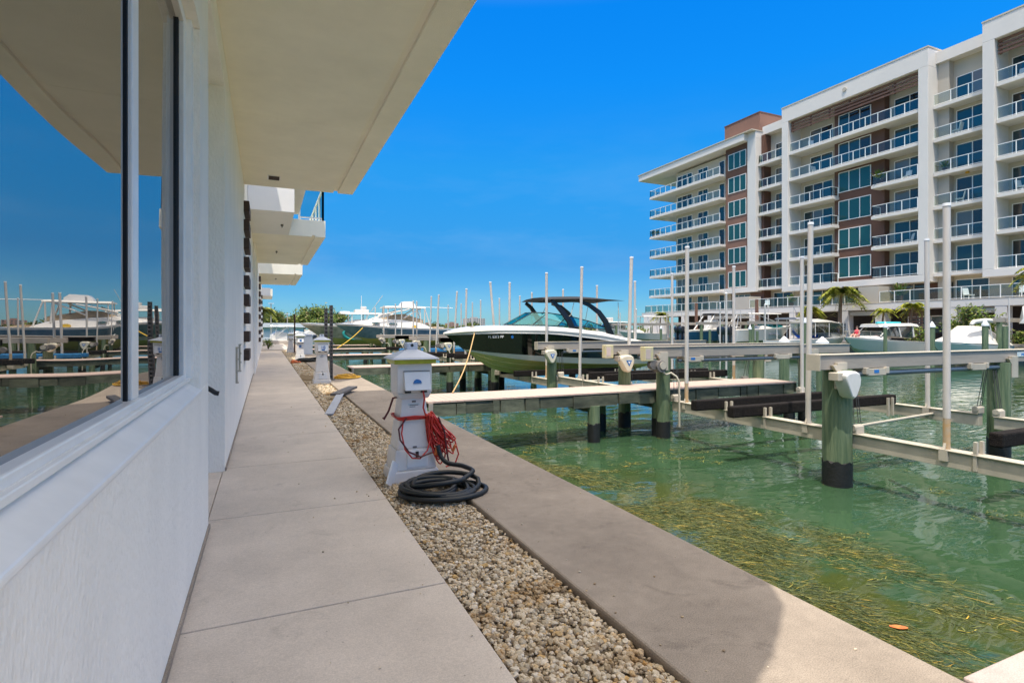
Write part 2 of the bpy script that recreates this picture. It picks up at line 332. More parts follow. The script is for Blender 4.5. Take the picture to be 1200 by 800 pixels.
class MB:
    def __init__(s): s.v = []; s.f = []
    def add(s, vs, fs):
        b = len(s.v); s.v.extend(vs); s.f.extend([tuple(i + b for i in f) for f in fs]); return s
    def box(s, x0, y0, z0, x1, y1, z1):
        x0, x1 = sorted((x0, x1)); y0, y1 = sorted((y0, y1)); z0, z1 = sorted((z0, z1))
        return s.add([(x0, y0, z0), (x1, y0, z0), (x1, y1, z0), (x0, y1, z0), (x0, y0, z1), (x1, y0, z1), (x1, y1, z1), (x0, y1, z1)],
                     [(0, 3, 2, 1), (4, 5, 6, 7), (0, 1, 5, 4), (1, 2, 6, 5), (2, 3, 7, 6), (3, 0, 4, 7)])
    def bar(s, p, q, w, h, up=(0, 0, 1)):
        p = Vector(p); q = Vector(q); d = (q - p).normalized(); u = Vector(up)
        if abs(d.dot(u)) > .98: u = Vector((1, 0, 0))
        a = d.cross(u).normalized() * (w / 2); b = a.cross(d).normalized() * (h / 2)
        vs = [tuple(e + i * a + j * b) for e in (p, q) for i, j in ((-1, -1), (1, -1), (1, 1), (-1, 1))]
        return s.add(vs, [(0, 1, 2, 3), (7, 6, 5, 4), (0, 4, 5, 1), (1, 5, 6, 2), (2, 6, 7, 3), (3, 7, 4, 0)])
    def tube(s, pts, r, n=8, closed=False, caps=True):
        P = [Vector(p) for p in pts]; m = len(P)
        rr = r if isinstance(r, (list, tuple)) else [r] * m
        vs = []; prev = None
        for i in range(m):
            if closed: t = P[(i + 1) % m] - P[i - 1]
            else: t = P[min(i + 1, m - 1)] - P[max(i - 1, 0)]
            if t.length < 1e-9: t = Vector((0, 0, 1))
            t.normalize()
            if prev is None:
                u = Vector((0, 0, 1)) if abs(t.z) < .9 else Vector((1, 0, 0))
                a = t.cross(u).normalized()
            else:
                a = prev - t * prev.dot(t)
                a = a.normalized() if a.length > 1e-6 else t.orthogonal().normalized()
            prev = a; b = t.cross(a)
            for k in range(n):
                th = 2 * math.pi * k / n
                vs.append(tuple(P[i] + (a * math.cos(th) + b * math.sin(th)) * rr[i]))
        fs = []
        for i in range(m if closed else m - 1):
            j = (i + 1) % m
            for k in range(n):
                fs.append((i * n + k, i * n + (k + 1) % n, j * n + (k + 1) % n, j * n + k))
        if caps and not closed:
            fs.append(tuple(range(n))[::-1]); fs.append(tuple((m - 1) * n + k for k in range(n)))
        return s.add(vs, fs)
    def cyl(s, x, y, z0, z1, r, n=16, r1=None):
        return s.tube([(x, y, z0), (x, y, z1)], [r, r if r1 is None else r1], n)
    def lathe(s, prof, c, n=24):
        vs = []; fs = []; m = len(prof)
        for r, z in prof:
            for k in range(n):
                t = 2 * math.pi * k / n; vs.append((c[0] + r * math.cos(t), c[1] + r * math.sin(t), c[2] + z))
        for i in range(m - 1):
            for k in range(n): fs.append((i * n + k, i * n + (k + 1) % n, (i + 1) * n + (k + 1) % n, (i + 1) * n + k))
        fs.append(tuple(range(n))[::-1]); fs.append(tuple((m - 1) * n + k for k in range(n)))
        return s.add(vs, fs)
    def prism(s, poly, a0, a1, axis='z'):
        n = len(poly)
        def pt(p, a): return {'z': (p[0], p[1], a), 'y': (p[0], a, p[1]), 'x': (a, p[0], p[1])}[axis]
        vs = [pt(p, a0) for p in poly] + [pt(p, a1) for p in poly]
        fs = [tuple(range(n))[::-1], tuple(range(n, 2 * n))] + [(i, (i + 1) % n, n + (i + 1) % n, n + i) for i in range(n)]
        return s.add(vs, fs)
    def rings(s, rings, caps=True):
        n = len(rings[0]); vs = [tuple(p) for r in rings for p in r]; fs = []
        for i in range(len(rings) - 1):
            for k in range(n): fs.append((i * n + k, i * n + (k + 1) % n, (i + 1) * n + (k + 1) % n, (i + 1) * n + k))
        if caps: fs.append(tuple(range(n))[::-1]); fs.append(tuple((len(rings) - 1) * n + k for k in range(n)))
        return s.add(vs, fs)
    def taper(s, c, w0, d0, w1, d1, z0, z1):
        x, y = c
        r = lambda w, d, z: [(x - w / 2, y - d / 2, z), (x + w / 2, y - d / 2, z), (x + w / 2, y + d / 2, z), (x - w / 2, y + d / 2, z)]
        return s.rings([r(w0, d0, z0), r(w1, d1, z1)])
    def ell(s, c, r, n=12, m=8):
        prof = [(math.sin(math.pi * i / m), -math.cos(math.pi * i / m)) for i in range(m + 1)]
        vs = []; fs = []
        for q, z in prof:
            q = max(q, .002)
            for k in range(n):
                t = 2 * math.pi * k / n; vs.append((c[0] + r[0] * q * math.cos(t), c[1] + r[1] * q * math.sin(t), c[2] + r[2] * z))
        for i in range(m):
            for k in range(n): fs.append((i * n + k, i * n + (k + 1) % n, (i + 1) * n + (k + 1) % n, (i + 1) * n + k))
        return s.add(vs, fs)
    def build(s, name, m, parent=None, bev=0.0, smooth=0.0, norm=True):
        if not s.v: return None
        org = ORG.get(parent.name, Vector((0, 0, 0))) if parent else Vector((0, 0, 0))
        me = bpy.data.meshes.new(name)
        me.from_pydata([(v[0] - org.x, v[1] - org.y, v[2] - org.z) for v in s.v], [], s.f)
        if norm:
            bm = bmesh.new(); bm.from_mesh(me); bmesh.ops.recalc_face_normals(bm, faces=bm.faces); bm.to_mesh(me); bm.free()
        if m: me.materials.append(m)
        if smooth:
            me.shade_smooth(); me.set_sharp_from_angle(angle=R(smooth))
        o = bpy.data.objects.new(name, me); col.objects.link(o)
        if parent:
            o.parent = parent; ORG[o.name] = org
        else: ORG[o.name] = Vector((0, 0, 0))
        if bev:
            b = o.modifiers.new('bevel', 'BEVEL'); b.width = bev; b.segments = 2; b.limit_method = 'ANGLE'; b.angle_limit = R(40)
        return o

def solo(name, mb, m, base, label, cat, group=None, **k):
    """a thing that is one mesh, its origin at base"""
    mb.v = [(v[0] - base[0], v[1] - base[1], v[2] - base[2]) for v in mb.v]
    o = mb.build(name, m, None, **k); o.location = base
    ORG[o.name] = Vector(base)
    return tag(o, label, cat, group)

def struct(name, mb, m, **k): return tag(mb.build(name, m, None, **k), kind='structure')

def copy_tree(o, parent=None):
    c = o.copy(); col.objects.link(c)
    if parent: c.parent = parent
    ORG[c.name] = ORG.get(o.name, Vector((0, 0, 0)))
    for ch in list(o.children): copy_tree(ch, c)
    return c

def text(body, size, m, parent, loc, rot, name='lettering', depth=.002):
    cu = bpy.data.curves.new(name, 'FONT'); cu.body = body; cu.size = size; cu.extrude = depth; cu.align_x = 'CENTER'; cu.align_y = 'CENTER'
    t = bpy.data.objects.new('tmp', cu); col.objects.link(t)
    me = bpy.data.meshes.new_from_object(t.evaluated_get(bpy.context.evaluated_depsgraph_get()))
    bpy.data.objects.remove(t); me.materials.clear(); me.materials.append(m)
    o = bpy.data.objects.new(name, me); col.objects.link(o); o.parent = parent
    o.location = Vector(loc) - ORG.get(parent.name, Vector((0, 0, 0))); o.rotation_euler = rot
    return o

def hermite(xs, ys, q):
    xs = np.array(xs, float); ys = np.array(ys, float); q = np.clip(np.array(q, float), xs[0], xs[-1])
    d = np.diff(ys) / np.diff(xs); t = np.empty_like(ys); t[0] = d[0]; t[-1] = d[-1]
    for i in range(1, len(xs) - 1): t[i] = 0 if d[i - 1] * d[i] <= 0 else 2 * d[i - 1] * d[i] / (d[i - 1] + d[i])
    i = np.clip(np.searchsorted(xs, q) - 1, 0, len(xs) - 2); h = xs[i + 1] - xs[i]; u = (q - xs[i]) / h
    return (2*u**3 - 3*u**2 + 1)*ys[i] + (u**3 - 2*u**2 + u)*h*t[i] + (-2*u**3 + 3*u**2)*ys[i+1] + (u**3 - u**2)*h*t[i+1]
WATER = -0.90

# ================================================================== SETTING
w = MB(); w.add([(2.73, -60, WATER), (1500, -60, WATER), (1500, 2500, WATER), (-900, 2500, WATER), (-900, 66, WATER), (2.73, 66, WATER)], [(0, 1, 2, 3, 4, 5)])
struct('water', w, M['water'])
g = MB(); g.add([(-900, -60, -.12), (1.6, -60, -.12), (1.6, 65.9, -.12), (-900, 65.9, -.12)], [(0, 1, 2, 3)])
struct('ground', g, M['land'])
q = MB(); q.box(1.65, -12, -3, 2.73, 66, 0.0)
struct('quay', q, M['quay'], bev=.015)
pth = MB(); y = -7.52
while y < 42:
    pth.box(-.42, y + .006, -.1, .98, y + 1.774, -.004); y += 1.78
struct('path', pth, M['path'], bev=.006)
pj = MB(); pj.box(-.42, -7.5, -.11, .975, 43.8, -.03); struct('path_bed', pj, M['soil'])
pz = MB(); pz.box(-.45, 44.0, -.1, 1.648, 66, .01); struct('plaza', pz, M['plaza'])
al = MB(); al.box(-.75, 4.7, -.1, -.425, 6.65, -.008); struct('doorstep', al, M['path'])
gb = MB(); gb.box(.985, -7, -.12, 1.645, 44, -.055); struct('gravel_bed', gb, M['soil'])
# gravel : every stone has its own shape
def gravel():
    def ico(sub):
        bm = bmesh.new(); bmesh.ops.create_icosphere(bm, subdivisions=sub, radius=1)
        v = np.array([x.co[:] for x in bm.verts]); f = np.array([[x.index for x in fc.verts] for fc in bm.faces]); bm.free(); return v, f
    V = []; Fc = []; base = 0
    for (y0, y1, n, sub, r0, r1) in ((-.2, 3.6, 8200, 2, .0075, .0195), (3.6, 8, 7500, 1, .009, .021), (8, 22, 7000, 1, .014, .028), (22, 44, 4500, 1, .02, .04)):
        iv, iff = ico(sub)
        for k in range(n):
            r = r0 + (r1 - r0) * random.random() ** 1.6
            sc = np.array([random.uniform(.75, 1.3), random.uniform(.7, 1.15), random.uniform(.5, .85)]) * r
            v = iv * (1 + np.random.uniform(-.2, .2, (len(iv), 1))) * sc
            a, b = random.uniform(0, 6.3), random.uniform(-.6, .6)
            ca, sa, cb, sb = math.cos(a), math.sin(a), math.cos(b), math.sin(b)
            v = v @ np.array([[1, 0, 0], [0, cb, -sb], [0, sb, cb]]).T @ np.array([[ca, -sa, 0], [sa, ca, 0], [0, 0, 1]]).T
            x = random.uniform(.99 + r, 1.65 - r); yy = random.uniform(y0, y1)
            hgt = -.055 + .018 * random.random() + r * .35
            V.append(v + (x, yy, hgt)); Fc.append(iff + base); base += len(iv)
    iv, iff = ico(1)                                   # strays kicked onto the path and the quay
    for k in range(150):
        r = random.uniform(.003, .010); yy = 1.2 + 12 * random.random() ** 2
        x = random.choice((random.uniform(.2, .97), random.uniform(.8, .975), random.uniform(1.66, 1.8), random.uniform(1.66, 2.7)))
        V.append(iv * (1 + np.random.uniform(-.25, .25, (len(iv), 1))) * r * np.array([1, .8, .6]) + (x, yy, r * .45)); Fc.append(iff + base); base += len(iv)
    me = bpy.data.meshes.new('gravel'); me.from_pydata(np.concatenate(V).tolist(), [], np.concatenate(Fc).tolist())
    me.materials.append(M['stone']); o = bpy.data.objects.new('gravel', me); col.objects.link(o)
    tag(o, 'pale mixed gravel strip between the path and the quay', None, None, 'stuff')
gravel()
for nm, (sx, sy, rx, ry), lb in (('dirt_patch', (1.15, 18.6, .38, 1.2), 'brown dirt stain on the gravel past the leaning plank'),):
    d = MB(); n = 26
    pts = [(sx + rx * math.cos(6.283 * k / n) * random.uniform(.6, 1.1), sy + ry * math.sin(6.283 * k / n) * random.uniform(.6, 1.1)) for k in range(n)]
    d.prism(pts, -.02, -.008); struct(nm, d, M['dirt'])
# far quay under the apartments and far shore
fq = MB(); fq.box(50.3, -40, -3, 400, 73, .25); struct('far_quay', fq, M['plaza'])
fs = MB(); fs.box(-900, 330, -3, 1500, 2400, .6); struct('far_shore', fs, M['land'])
# ------------------------------------------------------------------ floating sea grass
def weeds():
    V = []; Fc = []
    from mathutils import noise as mn
    def blade(x, y, ln, wd, ang, z):
        b = len(V); seg = 5; c = random.uniform(-1.2, 1.2); px, py = x, y; a = ang; ph_ = random.uniform(0, 6.28)
        for i in range(seg + 1):
            w_ = wd * (1 - .7 * abs(i / seg - .4)); nx, ny = -math.sin(a), math.cos(a)
            zz = z + .007 * math.sin(ph_ + i * 1.3)
            V.append((px + nx * w_, py + ny * w_, zz)); V.append((px - nx * w_, py - ny * w_, zz + random.uniform(-.003, .003)))
            px += math.cos(a) * ln / seg; py += math.sin(a) * ln / seg; a += c / seg
        for i in range(seg): Fc.append((b + 2 * i, b + 2 * i + 1, b + 2 * i + 3, b + 2 * i + 2))
    n = 0
    while n < 32000:
        x = random.uniform(3.6, 7.2); y = random.uniform(1.0, 9.6)
        # outline of the raft of weed
        right = np.interp(y, [1.0, 2.2, 3.5, 4.6, 5.6, 6.6, 8.0, 9.6], [5.4, 5.6, 6.1, 6.2, 6.1, 5.3, 5.2, 4.9])
        dens = 1.0 if x < right - .7 else max(0, (right - x) / .7)
        if y > 6.2: dens *= .75
        q = mn.noise(Vector((x * 1.1, y * .8, 0))) + .6 * mn.noise(Vector((x * 3, y * 3, 4)))
        dens *= min(1, max(0.0, q * 3.0 + .55))
        if random.random() > dens: continue
        blade(x, y, random.uniform(.10, .48), random.uniform(.0007, .0017), R(-50) + .9 * mn.noise(Vector((x * .9, y * .9, 9))) + random.gauss(0, .38), WATER + random.uniform(-.007, .0045)); n += 1
    for k in range(420):
        cx = random.uniform(4.0, 13); cy = random.uniform(2, 14)
        if random.random() < .55: cx = random.uniform(3.6, 8); cy = random.uniform(7.5, 15)
        for j in range(random.choice((1, 1, 2, 9, 18))):
            blade(cx + random.gauss(0, .12), cy + random.gauss(0, .06), random.uniform(.05, .2), random.uniform(.003, .007), R(-20) + random.gauss(0, .6), WATER + random.uniform(.002, .009))
    me = bpy.data.meshes.new('sea_grass'); me.from_pydata(V, [], Fc); me.materials.append(M['weed'])
    o = bpy.data.objects.new('sea_grass', me); col.objects.link(o)
    tag(o, 'yellow green raft of sea grass floating beside the quay', None, None, 'stuff')
weeds()
lf = MB(); pts = [(.055 * math.cos(t) * (1 if abs(math.cos(t)) < .9 else 1.25), .030 * math.sin(t)) for t in [6.283 * k / 16 for k in range(16)]]
a = R(-35); lf.prism([(4.64 + x * math.cos(a) - yy * math.sin(a), 2.78 + x * math.sin(a) + yy * math.cos(a)) for x, yy in pts], WATER + .012, WATER + .016)
solo('fallen_leaf', lf, M['leafred'], (4.64, 2.78, WATER + .012), 'single orange red leaf floating on the sea grass', 'leaf')

# ================================================================== WATERFRONT BUILDING (left)
b = empty('waterfront_building', (-.6, 5, 0), 'white stucco building with a big window and overhanging balconies beside the path', 'building')
wl = MB()
wl.box(-.70, -6, -.1, -.40, 4.75, 1.10)                         # under the window
wl.box(-.70, 4.2, 1.10, -.40, 4.75, 3.5)                        # right of the window
wl.box(-.70, -6, 3.5, -.40, 4.75, 4.4)                          # above the window
wl.box(-.70, -6, 1.10, -.40, -3.2, 3.5)
wl.box(-.70, 4.75, 4.08, -.40, 6.6, 4.4)                        # door head
wl.box(-.78, 6.6, -.1, -.40, 20.4, 4.4)
wl.box(-.78, 20.4, -.1, -.34, 62, 4.4)
wl.build('wall', M['stucco'], b, bev=.008)
MB().box(-9, -.5, 4.4, -.41, 62, 8.2).build('upper_wall', M['stucco'], b)
MB().box(-9, -6, 4.42, -.72, -.5, 5.0).build('roof', M['stucco'], b)
MB().box(-6, -6, -.1, -.71, 62, 4.38).build('interior_core', M['void'], b)
sill = MB().prism([(-.70, 1.03), (-.402, 1.03), (-.402, 1.074), (-.391, 1.078), (-.391, 1.098), (-.50, 1.165), (-.70, 1.165)], -3.2, 4.2, 'y').build('window_sill', M['frame'], b, bev=.006)
wf = MB()
wf.box(-.56, -3.2, 1.165, -.47, 4.2, 1.215); wf.box(-.56, -3.2, 3.43, -.47, 4.2, 3.5)
wf.box(-.56, 3.99, 1.215, -.47, 4.2, 3.43)
wf.box(-.56, 2.64, 1.215, -.490, 2.76, 3.43)
wf.box(-.56, 4.09, 1.18, -.44, 4.2, 3.5)
wf.box(-.47, -3.2, 1.165, -.448, 4.09, 1.19)
win = wf.build('window', M['frame'], b, bev=.006)
gs = MB(); gs.box(-.53, 2.622, 1.215, -.505, 2.64, 3.43); gs.box(-.53, 3.955, 1.215, -.497, 3.99, 3.43)
gs.build('gasket', M['gasket'], win)
MB().box(-.53, -3.2, 1.215, -.51, 2.575, 3.43).build('pane', M['winglass'], win)
MB().box(-.53, 2.76, 1.215, -.51, 3.955, 3.43).build('pane', M['winglass'], win)
dr = MB().box(-.70, 4.752, -.01, -.58, 6.598, 4.08).build('door', M['frame'], b)
MB().tube([(-.59, 6.30, .925), (-.54, 6.29, .915), (-.50, 6.28, .89), (-.465, 6.28, .862), (-.435, 6.28, .855)], .024, 10).build('handle', M['black'], dr, smooth=50)
# balcony slabs with drip groove
def slab(par, x1, y0, y1, zb, zt, near_cut=False):
    m = MB(); xg = x1 - .40
    def poly(xa, xb): 
        if not near_cut: return [(xa, y0), (xb, y0), (xb, y1), (xa, y1)]
        f = lambda x: y0 - (x1 - x) * .72 * (1 if x > .1 else 0) if x > .1 else y0 - (x1 - .1) * .72
        return [(xa, f(xa)), (xb, f(xb)), (xb, y1), (xa, y1)]
    m.prism(poly(-.405, xg), zb, zt, 'z'); m.prism(poly(xg + .09, x1), zb, zt, 'z')
    m.prism(poly(xg, xg + .09), zb + .045, zt, 'z')
    o = m.build('balcony', M['soffit'], par, bev=.006)
    return o
s1 = slab(b, 1.70, .82, 12.26, 4.4, 5.15, True)  # near end, out of view, cut slantwise to shape the shadow on the quay
jt = MB().box(-.40, 8.2, 4.3975, 1.29, 8.206, 4.4).build('joint_strip', M['soffit'], s1)
vt = MB(); vt.box(.02, 11.30, 4.388, .25, 11.62, 4.3995)
v_ = vt.build('vent', M['frame'], b)
vs_ = MB()
for k in range(7): vs_.box(.04, 11.325 + k * .041, 4.380, .23, 11.350 + k * .041, 4.387)
vs_.build('grille', M['louver'], v_)
s2a = MB().box(-.405, 14.7, 4.4, .64, 18.3, 5.05).build('bay_floor', M['fascia'], b, bev=.006)
s2 = slab(b, 1.71, 18.3, 26.5, 4.4, 4.92)
MB().box(-.405, 14.9, 5.05, .92, 18.25, 8.6).build('bay_wall', M['stucco'], b)
s3 = slab(b, 1.76, 31.3, 39.0, 4.4, 5.05)
s4 = MB().box(-.335, 52, 4.4, .50, 58, 5.0).build('balcony', M['soffit'], b)
MB().box(-.335, 46.5, 4.1, .30, 50.0, 4.7).build('bay_floor', M['fascia'], b)
def rail(par, pts, z, h=1.05, step=1.25, name='railing'):
    m = MB(); gl = MB()
    for (x0, y0), (x1, y1) in zip(pts[:-1], pts[1:]):
        ln = math.hypot(x1 - x0, y1 - y0); n = max(1, round(ln / step))
        for k in range(n + 1):
            t = k / n; x = x0 + (x1 - x0) * t; yy = y0 + (y1 - y0) * t
            m.box(x - .03, yy - .03, z, x + .03, yy + .03, z + h - .05)
        m.bar((x0, y0, z + h - .025), (x1, y1, z + h - .025), .07, .05); m.bar((x0, y0, z + .08), (x1, y1, z + .08), .045, .04)
        gl.bar((x0, y0, z + (h + .04) / 2), (x1, y1, z + (h + .04) / 2), .012, h - .16)
    r = m.build(name, M['frame'], par); gl.build('rail_glass', M['railglass'], par); return r
rail(s2, [(.94, 18.38), (1.64, 18.38), (1.64, 26.4)], 4.92)
for y0, n, zt in ((11.9, 9, 3.9), (29.5, 9, 4.0), (44.0, 8, 3.9)):
    xw = -.40 if y0 < 20 else -.34
    for k in range(n):
        zc = 1.0 + (zt - 1.0) * k / (n - 1)
        MB().box(xw - .01, y0, zc - .105, xw + .10, y0 + 1.05, zc + .105).build('louver_block', M['louver'], b, bev=.008)
for x, yy, zt in ((.4, 16.5, 4.4), (.35, 22.2, 4.4), (.5, 34, 4.4)):
    MB().cyl(x, yy, zt - .05, zt, .035, 10).cyl(x, yy, zt - .09, zt - .05, .012, 8).build('sprinkler_head', M['postgrey'], b)
for yy, z0, z1 in ((8.8, .74, 1.24), (9.75, .84, 1.26)):
    m = MB(); m.box(-.402, yy, z0, -.372, yy + .025, z1)
    for z in np.linspace(z0, z1, 4): m.box(-.402, yy - .012, z - .01, -.36, yy + .037, z + .01)
    m.build('wall_bracket', M['alu_light'], b)
# base drip of old paint along the wall
MB().box(-.402, -6, -.006, -.386, 4.75, .03).box(-.402, 6.6, -.006, -.388, 20.4, .03).build('base_trim', M['quay'], b)

# ================================================================== POWER PEDESTALS
def pedestal(loc, label):
    r = empty('power_pedestal', loc, label, 'power pedestal', 'power pedestals along the gravel', local=True)
    m = MB(); m.taper((0, 0), .50, .48, .47, .45, -.06, .07); m.taper((0, 0), .44, .40, .40, .36, .07, .28); m.taper((0, 0), .37, .34, .25, .24, .28, .80)
    m.build('column', M['pedestal'], r, bev=.014)
    hd = MB(); hd.taper((0, 0), .30, .28, .36, .34, .79, .85); hd.box(-.18, -.17, .85, .18, .17, 1.17)
    h = hd.build('head', M['pedestal'], r, bev=.012)
    MB().prism([(-.168, 1.07), (-.182, 1.07), (-.245, .885), (-.235, .88), (-.168, .90)], -.115, .15, 'x').build('socket_flap', M['white'], h, bev=.005)
    MB().box(-.105, -.20, .855, -.045, -.165, .895).build('socket', M['black'], h); MB().box(.06, -.20, .855, .12, -.165, .895).build('socket', M['black'], h)
    MB().box(-.12, -.184, 1.072, .155, -.171, 1.078).build('hinge_line', M['postgrey'], h)
    MB().box(-.215, -.205, 1.15, .215, .205, 1.196).build('light_band', M['lime'], r, bev=.006)
    rf = MB(); rf.taper((0, 0), .50, .48, .47, .45, 1.195, 1.21); rf.taper((0, 0), .47, .45, .11, .11, 1.21, 1.295); rf.box(-.06, -.055, 1.29, .06, .055, 1.365)
    c = rf.build('cap', M['pedroof'], r, bev=.01)
    MB().tube([(0, -.054, 1.335), (0, -.058, 1.335)], .016, 12).build('photocell', M['black'], c)
    MB().box(-.06, -.128, .62, .06, -.124, .74).build('label_plate', M['badge'], r)
    m = MB()
    for k in range(6): m.box(-.045, -.1295, .635 + k * .017, .045 - .03 * (k % 3 == 1), -.1283, .642 + k * .017)
    m.build('plate_print', M['postgrey'], r)
    MB().taper((.02, -.025), .22, .36, .20, .345, .10, .26).build('access_door', M['white'], r, bev=.004)
    m = MB(); m.box(.0, -.215, .20, .03, -.20, .26); m.build('latch', M['black'], r)
    for z in (.30, .76): 
        MB().box(-.02, -.172 if z < .5 else -.135, z - .008, .02, -.165 if z < .5 else -.12, z + .008).build('bolt', M['postgrey'], r)
    return r
p1 = pedestal((1.39, 5.73, 0), 'large near white power pedestal with red cables hanging from it')
for ch in p1.children:
    pass
lg = MB(); n = 14
lg.prism([(.015 + .042 * math.cos(math.pi * k / n), .955 + .040 * math.sin(math.pi * k / n)) for k in range(n + 1)], -.232, -.214, 'y'); 
lg2 = lg.build('emblem', M['bluelogo'], p1)
pp = []
for (lx, ly), lb in (((1.46, 16.75), 'white power pedestal numbered 18 beside two tall grey slotted posts'),
                     ((1.50, 28.6), 'white power pedestal with blue plates behind the dark hose heap'),
                     ((1.48, 39.5), 'smallest and farthest white power pedestal by the brown post')):
    c = copy_tree(p1); c.location = (lx, ly, 0); c['label'] = lb; pp.append(c)
for c in pp:
    for ch in list(c.children):
        if ch.name.startswith('emblem'): bpy.data.objects.remove(ch)
text('18', .13, M['bluelogo'], pp[0], (.02, -.236, .985), (R(76), 0, 0), 'number')
MB().box(-.02, -.245, .90, .06, -.235, .935).build('sticker', M['bluelogo'], pp[0])
MB().box(-.03, -.24, .93, .06, -.225, 1.02).box(-.05, -.136, .64, .05, -.13, .72).build('sticker', M['bluelogo'], pp[1])
# hook on the first pedestal
MB().tube([(1.26, 5.72, .80), (1.20, 5.72, .79), (1.15, 5.70, .66), (1.10, 5.69, .58), (1.09, 5.69, .60)], .011, 8).build('cable_hook', M['darkred'], None)
hk = bpy.data.objects['cable_hook']; hk.parent = p1; hk.data.transform(Matrix.Translation((-1.39, -5.73, 0)))
# white tile leaning against its foot
solo('loose_tile', MB().bar((1.10, 5.42, -.03), (1.18, 5.50, .17), .17, .018, (.7, -.3, .2)), M['white'], (1.05, 5.45, -.04), 'loose white tile leaning on the foot of the near pedestal', 'tile')
# red cables : one cord in a hanging hank
def cable_hank():
    r = empty('red_extension_cord', (1.5, 5.6, .2), 'red extension cord hung in loops on the near pedestal', 'cord')
    m = MB(); rnd = random.Random(3)
    cx, cy = 1.39, 5.73
    for k in range(3):
        z = .585 + .012 * k; q = .165
        m.tube([(cx + sx * (q + .004 * k), cy + sy * (q + .004 * k), z + .006 * math.sin(sx * 3 + k)) for sx, sy in ((-1, -.8), (-.9, -1), (0, -1.02), (.9, -1), (1, -.85), (1, .9), (.9, 1), (-.9, 1), (-1, .9))], .0085, 7, True)
    for k in range(24):
        tx = 1.515 + rnd.uniform(0, .07); ty = 5.55 + rnd.uniform(-.04, .06); tz = .60 + rnd.uniform(-.02, .05)
        bz = rnd.uniform(.10, .40); bx = 1.60 + rnd.uniform(-.04, .17) + (.45 - bz) * .15; by = 5.53 + rnd.uniform(-.05, .05)
        wd = rnd.uniform(.015, .055); pts = []
        for i in range(40):
            t = 6.2832 * i / 40
            u = (1 - math.cos(t)) / 2
            pts.append((tx + (bx - tx) * u ** 1.3 + wd * math.sin(t) * (.5 + u), ty + (by - ty) * u + .012 * math.sin(3 * t + k), tz + (bz - tz) * u))
        m.tube(pts, .0078, 7, True)
    m.tube([(1.47, 5.53, .87), (1.475, 5.50, .80), (1.47, 5.53, .70), (1.50, 5.55, .62)], .009, 7)
    # one wide slack loop in front of the column and one to the right
    m.tube([(1.27, 5.55, .585), (1.245, 5.52, .45), (1.27, 5.48, .30), (1.34, 5.46, .21), (1.42, 5.46, .20), (1.50, 5.48, .27), (1.55, 5.52, .40)], .008, 7)
    m.tube([(1.60, 5.52, .45), (1.70, 5.50, .42), (1.80, 5.50, .34), (1.84, 5.50, .20), (1.80, 5.50, .10), (1.70, 5.50, .08)], .008, 7)
    m.build('cord', M['red'], r, smooth=60)
    d = MB(); d.tube([(1.30, 5.55, .60), (1.215, 5.52, .50), (1.22, 5.47, .40), (1.30, 5.44, .28), (1.42, 5.44, .22), (1.55, 5.46, .25)], .009, 7)
    d.tube([(1.62, 5.50, .60), (1.68, 5.48, .45), (1.70, 5.46, .25), (1.72, 5.44, .10)], .009, 7)
    d.build('dark_cord', M['darkred'], r, smooth=60)
    pl = MB(); pl.bar((1.58, 5.46, .22), (1.60, 5.45, .30), .035, .035); pl.bar((1.76, 5.46, .24), (1.79, 5.45, .31), .03, .03)
    pl.build('plug', M['orange'], r, bev=.006)
cable_hank()
def coil(name, c, loops, r0, r1, tr, m, label, cat, seed, zs=.02, sq=.8, tail=None):
    rnd = random.Random(seed); pts = []; n = 26
    ph = [rnd.uniform(0, 6.28) for _ in range(loops + 1)]; rad = [rnd.uniform(r0, r1) for _ in range(loops + 1)]
    ox = [(rnd.uniform(-.09, .09), rnd.uniform(-.08, .08)) for _ in range(loops + 1)]
    for i in range(loops * n + 1):
        k = i / n; a = int(min(k, loops - 1)); f = k - a
        rr = rad[a] * (1 - f) + rad[a + 1] * f; ex = ox[a][0] * (1 - f) + ox[a + 1][0] * f; ey = ox[a][1] * (1 - f) + ox[a + 1][1] * f
        t = 6.2832 * k
        z = c[2] + tr + (zs * k) * (.55 + .45 * math.sin(t + ph[a])) * .9
        pts.append((c[0] + ex + rr * math.cos(t), c[1] + ey + rr * sq * math.sin(t), max(z, c[2] + tr * .9)))
    if tail:
        kn = [pts[-1]] + tail; ks = list(range(len(kn))); qs = np.linspace(0, len(kn) - 1, 30)[1:]
        pts += list(zip(*[hermite(ks, [p[i] for p in kn], qs).tolist() for i in range(3)]))
    return solo(name, MB().tube(pts, tr, 10), m, c, label, cat, smooth=60)
coil('hose_coil', (1.46, 4.93, -.01), 8, .19, .41, .023, M['hose'], 'thick black hose coiled on the gravel in front of the near pedestal', 'hose', 5, .015, .85,
     [(1.85, 5.10, .12), (1.80, 5.28, .13), (1.68, 5.36, .15), (1.62, 5.42, .22), (1.60, 5.45, .32)])
coil('yellow_cord_coil', (2.28, 17.55, 0), 8, .22, .46, .016, M['yellow'], 'yellow cord coiled on the quay beyond the sunny patch', 'cord', 9, .016, .6)
coil('dark_hose_heap', (1.75, 27.4, -.01), 7, .3, .62, .035, M['hose'], 'dark hose heaped beside the third pedestal', 'hose', 12, .03, .8)
coil('orange_cord_coil', (1.2, 26.8, -.02), 4, .10, .18, .03, M['orange'], 'small orange cord coil on the gravel by the dark hose heap', 'cord', 14, .03, .8)
